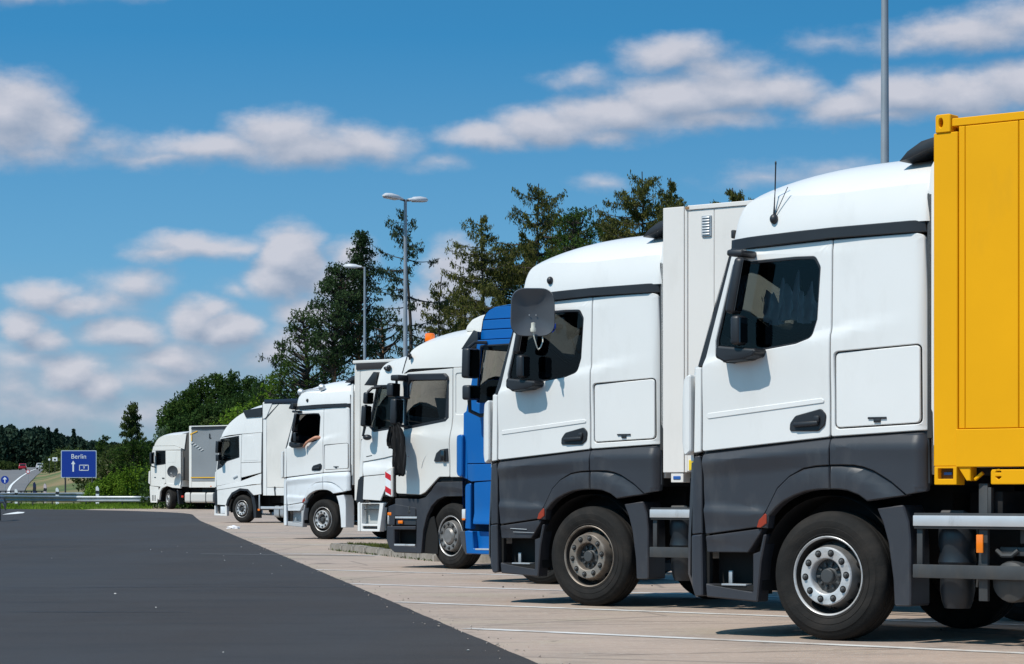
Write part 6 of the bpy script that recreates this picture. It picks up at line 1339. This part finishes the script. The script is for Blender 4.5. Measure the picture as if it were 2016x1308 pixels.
# spruce, bushes and hedge by the sign
GB = 'shrubs beside the motorway sign'
larch(258, 790, 172, 46, 'young spruce with upturned twigs standing right of the Berlin sign', 70, 1.7, .5, 0, .02, name='spruce_tree', step=.2, taper=5.4, irregular=.2, leafm=lf_olive, group=GB)
pad_tree('shrub', 203, 856, 178, 20, 'slim shrub just right of the Berlin sign', 71, lf_mid, bark_d, group=GB, cat='shrub', crown_lo=.05, pads=34, padr=.2, leaf=.2)
pad_tree('shrub', 225, 884, 170, 36, 'dark dull green shrub below the young spruce', 72, lf_olive, bark_d, group=GB, cat='shrub', crown_lo=.03, pads=44, padr=.2, leaf=.2)
pad_tree('shrub', 262, 868, 168, 40, 'broad olive shrub around the foot of the spruce', 73, lf_mid, bark_d, group=GB, cat='shrub', crown_lo=.03, pads=44, padr=.2, leaf=.2)
pad_tree('shrub', 300, 872, 176, 36, 'dark shrub behind the farthest cab', 74, lf_dark, bark_d, group=GB, cat='shrub', crown_lo=.03, pads=44, padr=.2, leaf=.22)
pad_tree('shrub', 176, 900, 215, 30, 'grey green shrub behind the right post of the Berlin sign', 75, lf_olive, bark_d, group=GB, cat='shrub', crown_lo=.02, pads=30, padr=.2, leaf=.25)
def hedge(name, pts, label, lm, leaf=.16, n=9000, seed=3, dens=1):
    """bushy row: pts = (x, y, z top, radius)"""
    nr = np.random.default_rng(seed); out = []
    for (x, y, zt, r) in pts:
        k = int(n / len(pts)); z0 = T(x, y) - .1; hh = zt - z0; v = nr.normal(size=(k, 3)); v /= np.linalg.norm(v, axis=1)[:, None]; v[:, 2] = np.abs(v[:, 2]); v *= (nr.uniform(.45, 1, k) ** .5)[:, None]
        v *= (1 + .18 * np.sin(v[:, :1] * 9 + x) * np.cos(v[:, 1:2] * 8 + y)); out.append(v * [r, r, hh] + [x, y, z0])
    o = link(name, leaf_mesh('h', np.concatenate(out), leaf, .5, nr), lm); tag(o, label, 'hedge', kind='stuff'); return o
hp = []
for px, yt in ((185, 952), (200, 945), (215, 938), (230, 930), (246, 926), (262, 922), (278, 918), (292, 916), (306, 915), (320, 915)):
    q_ = P(px, yt, 150 + .1 * (px % 7)); hp.append((q_.x, q_.y, q_.z, .75))
hedge('hedge', hp, 'bright green hedge behind the guardrail right of the Berlin sign', lf_bright, .15, 26000, 5)
hp = []
for px in range(330, 1980, 42):
    q_ = P(px, 900 + 14 * math.sin(px), 132 + 6 * math.sin(px * .3)); hp.append((q_.x, q_.y, q_.z, 1.5))
for px in range(330, 1500, 60):
    q_ = P(px, 850 + 20 * math.sin(px * 1.7), 142 + 5 * math.sin(px * .3)); hp.append((q_.x, q_.y, q_.z, 2.0))
hedge('undergrowth', hp, 'dark undergrowth along the back of the lorry park', lf_dark, .24, 60000, 6)
# grass fringe under the guardrail and at the road end
C = []
for _ in range(9000):
    px = rg.uniform(-10, 300); Yg = rg.uniform(122.5, 140); X = (px - CXP) / FPX * Yg; C.append((X, Yg, T(X, Yg) + .05))
for _ in range(5000):
    t = rg.uniform(0, 1); u = rg.uniform(0, 1); Yg = 96 + 22 * t; X = -20.3 - .17 * (Yg - 96) - u * 3.0 - .2; C.append((X, Yg, T(X, Yg) + .05))
tag(link('roadside_grass', leaf_mesh('g', np.array(C), .24, .14, rg, np.array([0, 0, 1.6]), .7), lf_bright), 'green grass below the guardrail at the end of the road', 'grass', kind='stuff')
bm = bmesh.new(); vv = [bm.verts.new((x, y, T(x, y) + .012)) for x, y in ((-20.3, 96), (-22.6, 110), (-24.5, 118), (-40, 118), (-40, 96))]; bm.faces.new(vv)
tag(link('grass_verge', finish(bm, 60, False), grass), 'grass verge left of the road', kind='structure')
bm = bmesh.new(); vv = [bm.verts.new((x, y, T(x, y) + .016)) for x, y in ((-22.05, 107.6), (-21.75, 109), (-21.7, 110.5), (-22.0, 112.4), (-22.45, 113), (-22.3, 110.3))]; bm.faces.new(vv)
tag(link('white_marking', finish(bm, 60, False), mat('road_paint_clean', (.75, .75, .73), .7)), 'white painted nose marking at the left road edge', kind='structure')

# far forest: reads as one mass
nr = np.random.default_rng(8); cs = []
ridge = [(-60, 846), (0, 842), (20, 838), (45, 848), (75, 842), (95, 852), (115, 855), (130, 862), (150, 862), (175, 870), (200, 872), (240, 876), (300, 872), (360, 880)]
for k in range(420):
    px = nr.uniform(-60, 360); yt = np.interp(px, [a for a, _ in ridge], [b for _, b in ridge]) + nr.uniform(-3, 16); Yf = nr.uniform(860, 960); X = (px - CXP) / FPX * Yf; zt = EYE + (YH - yt) / FPX * Yf; z0 = T(X, Yf) - 1
    rr = nr.uniform(2.2, 4.5); cone = nr.random() < .5; n = 260; g = nr.uniform(0, 1, n); w = (1 - g) ** .9 if cone else np.sqrt(np.clip(1 - (1.6 * g - .6) ** 2, 0, 1)); a = nr.uniform(0, 2 * np.pi, n); r_ = rr * w * np.sqrt(nr.uniform(.3, 1, n)) * (.7 if cone else 1)
    cs.append(np.stack([X + r_ * np.cos(a), Yf + r_ * np.sin(a), z0 + (zt - z0) * (.1 + .9 * g)], 1))
for px, yt in ((145, 846), (111, 846), (95, 843)):
    Yf = 850; X = (px - CXP) / FPX * Yf; zt = EYE + (YH - yt) / FPX * Yf; z0 = T(X, Yf); n = 500; g = nr.uniform(0, 1, n); a = nr.uniform(0, 2 * np.pi, n); r_ = 2.6 * (1 - g) * np.sqrt(nr.uniform(.3, 1, n)); cs.append(np.stack([X + r_ * np.cos(a), Yf + r_ * np.sin(a), z0 + (zt - z0) * g], 1))
tag(link('far_forest', leaf_mesh('f', np.concatenate(cs), 1.5, .6, nr), lf_far), 'dark mixed forest along the horizon at the left', 'forest', kind='stuff')
# motorway side bushes left and green slope
hp = []
for px, yt, Yb in ((-5, 905, 560), (8, 908, 560), (18, 910, 570), (28, 912, 580), (110, 893, 430), (122, 884, 420), (140, 880, 430), (160, 886, 440)):
    q_ = P(px, yt, Yb); hp.append((q_.x, q_.y, q_.z, 2.6 if px > 60 else 1.6))
hedge('roadside_bushes', hp, 'bushes along the slope of the distant motorway', lf_olive, .6, 6000, 9)

# ------------------------------------------------------------------ street lamps
pole_m = mat('lamp_pole_steel', (.27, .30, .33), .5, metal=.2, var=.15, vscale=2)
head_m = mat('lamp_head', (.55, .56, .58), .4)
def street_lamp(px, Y, ztop, heads, label, r=.075):
    X = (px - CXP) / FPX * Y; root = empty('street_lamp', (X, Y, T(X, Y)), 0, label, 'street lamp', 'street lamps on the lorry park'); h = ztop - T(X, Y)
    mb = MB(); mb.lathe([(r * 1.7, 0), (r * 1.7, .02), (r * 1.25, .03), (r * 1.2, 1.2), (r, 1.25), (r * .55, h), (0, h + .01)], 16); mb.build('pole', pole_m, root)
    for (dx, dy) in heads:
        a = math.atan2(dy, dx)
        b = bmesh.new(); secs = [(.12, .055, .045), (.22, .09, .06), (.30, .12, .075), (.36, .15, .10), (.60, .155, .115), (.80, .13, .09), (.88, .07, .04)]; rows = []
        for (x, w, t) in secs: rows.append([b.verts.new((x, w * math.cos(k), t * max(-.35, math.sin(k)) + .02)) for k in [2 * math.pi * j / 14 for j in range(14)]])
        for p_, q_ in zip(rows, rows[1:]):
            for j in range(14): b.faces.new((p_[j], q_[j], q_[(j + 1) % 14], p_[(j + 1) % 14]))
        b.faces.new(rows[0]); b.faces.new(rows[-1]); me = finish(b, 50)
        o = link('lamp_head', me, head_m, root, (0, 0, h - .03), (0, R(-4), a)); mb = MB(); mb.box((.58, 0, -.028), (.46, .22, .02), None, .008); mb.build('lamp_glass', mat('lamp_diffuser', (.35, .36, .38), .3), o)
        mb = MB(); mb.tube([(0, 0, 0), (.2, 0, .01)], .035, 8); mb.build('bracket', steel_d, o)
    return root
street_lamp(798, 75, 9.95, [(-.62, -.62), (.62, .62)], 'street lamp with two heads on one pole behind the cream white cab', .085)
street_lamp(718, 98, 9.98, [(-.75, .2)], 'street lamp with a single head behind the bushy pine crown', .075)
street_lamp(1742, 38, 10.6, [(-.62, -.35), (.62, .35)], 'tall lamp pole rising behind the nearest cab roof', .085)

# ------------------------------------------------------------------ guardrails
def guardrail(path, ztop, label, posts=True, spacing=2.0, far=False):
    root = empty('guardrail', (path[0][0], path[0][1], 0), 0, label, 'guardrail'); org = Vector((path[0][0], path[0][1], 0))
    pts = [Vector((x, y, 0)) for x, y in path]
    prof = [(0, 0), (.05, -.01), (.08, -.05), (.08, -.08), (.03, -.12), (.02, -.155), (.03, -.19), (.08, -.23), (.08, -.26), (.05, -.30), (0, -.31)]
    bm = bmesh.new(); rows = []
    for i, p_ in enumerate(pts):
        d = (pts[min(i + 1, len(pts) - 1)] - pts[max(i - 1, 0)]).normalized(); n = Vector((d.y, -d.x, 0))
        if n.y > 0: n = -n
        rows.append([bm.verts.new(p_ - org + n * a + Vector((0, 0, ztop(i) + b))) for a, b in prof])
    for a, b in zip(rows, rows[1:]):
        for k in range(len(prof) - 1): bm.faces.new((a[k], a[k + 1], b[k + 1], b[k]))
    o = link('rail_beam', finish(bm, 30), galv, root); s = o.modifiers.new('s', 'SOLIDIFY'); s.thickness = .008
    L_ = 0
    pm = None
    for i in range(len(pts) - 1):
        seg = pts[i + 1] - pts[i]; 
        while L_ < seg.length:
            p_ = pts[i] + seg.normalized() * L_; g = T(p_.x, p_.y); zt = ztop(i)
            hgt = zt - .04 - g
            if pm is None:
                b = MB(); b.box((0, .07, 0), (.06, .10, 1.0), None, .008); pm = finish(b.bm)
            link('rail_post', pm, steel_d, root, (p_.x - org.x, p_.y - org.y, g + hgt / 2), None, (1, 1, hgt + .1)); L_ += spacing
        L_ -= seg.length
    return root
def pxp(px, Y): return ((px - CXP) / FPX * Y, Y)
guardrail([pxp(310, 134.5), pxp(260, 134.8), pxp(200, 135), pxp(150, 135), pxp(100, 134), pxp(60, 132), pxp(20, 129), pxp(-40, 124)], lambda i: .86 + (0, 0, 0, .0, .02, .03, .05, .08)[i], 'near steel guardrail across the end of the access road')
guardrail([pxp(330, 150), pxp(230, 151), pxp(150, 151), pxp(90, 150), pxp(40, 148), pxp(-40, 144)], lambda i: 1.04 - .02 * (i > 2), 'second steel guardrail running behind the first')
gr = guardrail([pxp(-60, 92), pxp(-20, 95), pxp(4, 97), pxp(10, 97.6), pxp(13, 98)], lambda i: (1.02, 1.02, 1.0, .86, .7)[i], 'guardrail end cut off by the left edge of the photo', spacing=2.3)
# small black parapet fence beyond the rails
pf = empty('parapet_fence', (pxp(20, 158)[0], 158, 0), 0, 'short dark railing behind the second guardrail', 'fence')
x0, x1 = pxp(-20, 158)[0], pxp(92, 158)[0]; gz = T(x0, 158)
mb = MB(); mb.box(((x0 + x1) / 2 - pf.location.x, 0, 1.12), (x1 - x0, .05, .07)); mb.build('top_rail', black_p, pf)
x = x0
while x < x1: bar(pf, 'baluster', black_p, (x - pf.location.x, 0, .75), (.07, .05, .75), 0); x += .33

# ------------------------------------------------------------------ signs
def text_mesh(s, size, m, parent, loc, name, rot=(R(90), 0, 0), thick=1.0, extr=.004, off=.0):
    cu = bpy.data.curves.new('t', 'FONT'); cu.body = s; cu.size = size; cu.extrude = extr; cu.align_x = 'CENTER'; cu.align_y = 'CENTER'; cu.offset = off
    o = bpy.data.objects.new('t', cu); COL.objects.link(o); dg = bpy.context.evaluated_depsgraph_get(); dg.update(); me = bpy.data.meshes.new_from_object(o.evaluated_get(dg)); bpy.data.objects.remove(o)
    return link(name, me, m, parent, loc, rot, (thick, 1, 1))
sign_edge = mat('sign_border', (.50, .58, .68), .4)
Ys = 163; c0 = P(120, 887, Ys); c1 = P(190, 941, Ys); w = c1.x - c0.x; hz = c0.z - c1.z; cx = (c0.x + c1.x) / 2; cz = (c0.z + c1.z) / 2; gz = T(cx, Ys)
sg = empty('motorway_sign', (cx, Ys, gz), 0, 'blue motorway direction sign reading Berlin with an up arrow', 'road sign'); zc = cz - gz
def rr_plate(parent, name, m, w, h, z, y, r, t=.02): mb = MB(); mb.prism(rnd([(-w / 2, z - h / 2), (w / 2, z - h / 2), (w / 2, z + h / 2), (-w / 2, z + h / 2)], r), y, y + t); return mb.build(name, m, parent, 0)
rr_plate(sg, 'border', sign_edge, w, hz, zc, 0, .08); rr_plate(sg, 'panel', sign_b, w - .10, hz - .10, zc, -.008, .06)
KS = w / 2.714
text_mesh('Berlin', .50 * w / 2.714, sign_w, sg, (-.0, -.014, zc + hz * .27), 'lettering', off=.0)
ar = [((-.42 + a * .62) * KS, zc + (-.22 + b * .62) * KS) for a, b in ((-.09, -.58), (.09, -.58), (.09, .35), (.26, .35), (0, .78), (-.26, .35), (-.09, .35))]
mb = MB(); mb.prism([(a, b - .0) for a, b in ar], -.014, -.009); mb.build('arrow', sign_w, sg, 0)
mb = MB(); bw, bh, bx, bz = .68 * KS, .40 * KS, .40 * KS, zc - .28 * KS
for c_, d_ in (((bx, -.012, bz + bh / 2), (bw, .006, .045)), ((bx, -.012, bz - bh / 2), (bw, .006, .045)), ((bx - bw / 2, -.012, bz), (.045, .006, bh)), ((bx + bw / 2, -.012, bz), (.045, .006, bh))): mb.box(c_, d_)
for c_, d_ in (((bx - bw * .22, -.012, bz - bh / 2 + .035), (.1, .006, .03)), ((bx + bw * .22, -.012, bz + bh / 2 - .035), (.1, .006, .03))): mb.box(c_, d_)
mb.build('route_frame', sign_w, sg, 0); text_mesh('9', .26, sign_w, sg, (bx, -.014, bz), 'route_number', off=.0)
for sx in (-.38, .38):
    mb = MB(); mb.tube([(sx * w, .05, -.3), (sx * w, .05, zc + hz * .4)], .055, 10); mb.build('post', steel_d, sg)
for zz in (-.25, .25): bar(sg, 'stiffener', steel_d, (0, .03, zc + zz * hz), (w * .95, .02, .06), 0)
def disc_sign(px, py, Y, r, label, kind):
    c = P(px, py, Y); g = T(c.x, Y); root = empty('road_sign', (c.x, Y, g), 0, label, 'road sign'); z = c.z - g
    mb = MB(); mb.lathe([(0, .0), (r, .0), (r, .01), (0, .01)], 28, 'Y', (0, 0, z)); mb.build('face', sign_b if kind != 'red' else mat('sign_red', (.55, .01, .02), .5), root)
    if kind == 'arrow':
        k = r * .95; mb = MB(); mb.prism([(a * k, z + b * k) for a, b in ((-.13, -.75), (.13, -.75), (.13, .25), (.34, .02), (.52, .20), (0, .74), (-.52, .20), (-.34, .02), (-.13, .25))], -.008, -.001); mb.build('arrow', sign_w, root, 0)
    elif kind == 'red':
        mb = MB(); mb.lathe([(0, -.002), (r * .68, -.002), (r * .68, -.006), (0, -.006)], 24, 'Y', (0, 0, z)); mb.build('white_field', sign_w, root)
    mb = MB(); mb.tube([(0, .04, -.1), (0, .04, z)], .035, 8); mb.build('post', galv, root); return root
disc_sign(9.5, 945, 200, .32, 'round blue sign with a white up arrow at the left edge', 'arrow')
disc_sign(55, 929, 300, .24, 'small round red and white sign beside the motorway', 'red')
c = P(108, 904.5, 400); g = T(c.x, 400); r_ = empty('road_sign', (c.x, 400, g), 0, 'small white square board above the brown bank', 'road sign'); z = c.z - g
rr_plate(r_, 'board', sign_w, .80, .62, z, 0, .03); bar(r_, 'post', steel_d, (0, .05, z / 2), (.06, .06, z), 0); bar(r_, 'pictogram', steel_d, (0, -.012, z - .05), (.36, .01, .26), .01)
c = P(97, 905, 400); g = T(c.x, 400); r_ = empty('road_sign', (c.x, 400, g), 0, 'tiny white round board left of the square one', 'road sign'); z = c.z - g
mb = MB(); mb.lathe([(0, 0), (.18, 0), (.18, .02), (0, .02)], 16, 'Y', (0, 0, z)); mb.build('board', sign_w, r_); bar(r_, 'post', steel_d, (0, .05, z / 2), (.05, .05, z), 0)
def delineator(px, ytop, ybot, Y, label, col=None):
    c = P(px, ytop, Y); zb = P(px, ybot, Y).z; g = min(T(c.x, Y), zb); root = empty('delineator_post', (c.x, Y, g), 0, label, 'delineator post', 'roadside delineator posts'); h = c.z - g
    mb = MB(); mb.prism([(-.09, 0), (.09, 0), (.09, h * .86), (.0, h), (-.09, h * .93)], -.05, .05, .01); mb.build('post_body', col or sign_w, root, 0); k = zb - g
    bar(root, 'black_band', black_p, (0, -.004, k + (h - k) * .38), (.184, .11, (h - k) * .30), 0, (0, R(8), 0)); return root
delineator(32, 963, 979, 147, 'white delineator post at the left above the guardrail'); delineator(113, 960, 978, 138, 'white delineator post left of the Berlin sign\'s left leg'); delineator(192, 957, 977, 138, 'white delineator post right of the Berlin sign\'s right leg')
delineator(89, 952, 972, 153, 'pinkish white delineator post behind the dark railing', mat('pinkish_white', (.62, .50, .52), .5)); delineator(68, 949, 972, 154, 'dark blue post behind the dark railing', mat('dark_blue_post', (.01, .015, .07), .5))

# ------------------------------------------------------------------ distant cars
def car(px, py, Y, m, label, heading):
    c = P(px, py, Y); z = T(c.x, Y) + .06; root = empty('car', (c.x, Y, z), heading, label, 'car')
    b = bmesh.new(); secs = [(-2.0, .55, .62, .80), (-1.95, .35, .80, .86), (-1.2, .28, .95, .88), (0, .26, .98, .90), (1.2, .28, .92, .88), (1.9, .32, .78, .84), (2.05, .45, .62, .74)]; rows = []
    for x, lo, hi, w_ in secs: rows.append([b.verts.new((x, y_ * w_, z_)) for y_, z_ in ((-1, lo), (-1.02, (lo + hi) / 2), (-.94, hi), (0, hi + .03), (.94, hi), (1.02, (lo + hi) / 2), (1, lo))])
    for p_, q_ in zip(rows, rows[1:]):
        for j in range(7): b.faces.new((p_[j], q_[j], q_[(j + 1) % 7], p_[(j + 1) % 7]))
    b.faces.new(rows[0]); b.faces.new(rows[-1]); link('body', finish(b, 40), m, root)
    mb = MB(); mb.prism([(-1.75, .93), (-1.3, 1.42), (.3, 1.45), (1.1, .95)], -.70, .70, .06); mb.build('roof', m, root)
    mb = MB(); mb.prism([(-1.79, .98), (-1.40, 1.36), (.25, 1.38), (1.13, .97)], -.60, .60, .02); mb.prism([(-1.5, .99), (-1.2, 1.36), (.25, 1.38), (.95, .98)], -.715, .715, .0); mb.build('windows', mat('car_glass', (.02, .025, .03), .1), root)
    for x in (-1.3, 1.3):
        for s in (1, -1): mb = MB(); mb.lathe([(0, 0), (.32, 0), (.33, .05), (.33, .17), (.32, .2), (0, .2)], 16, 'Y', (x, .70 * s - .1, .32)); mb.build('wheel', tyre_m, root)
    for s in (1, -1): bar(root, 'tail_lamp', redm, (-1.98, .62 * s, .72), (.06, .26, .12), .02); bar(root, 'headlight', lamp_gl, (1.96, .6 * s, .66), (.1, .3, .14), .03)
    return root
car(45, 918, 560, mat('red_car_paint', (.45, .008, .02), .3, coat=.6), 'red car driving away on the distant motorway', R(98))
car(79, 920, 600, mat('silver_car_paint', (.62, .64, .66), .3, coat=.5), 'pale car farther along the distant motorway', R(96))
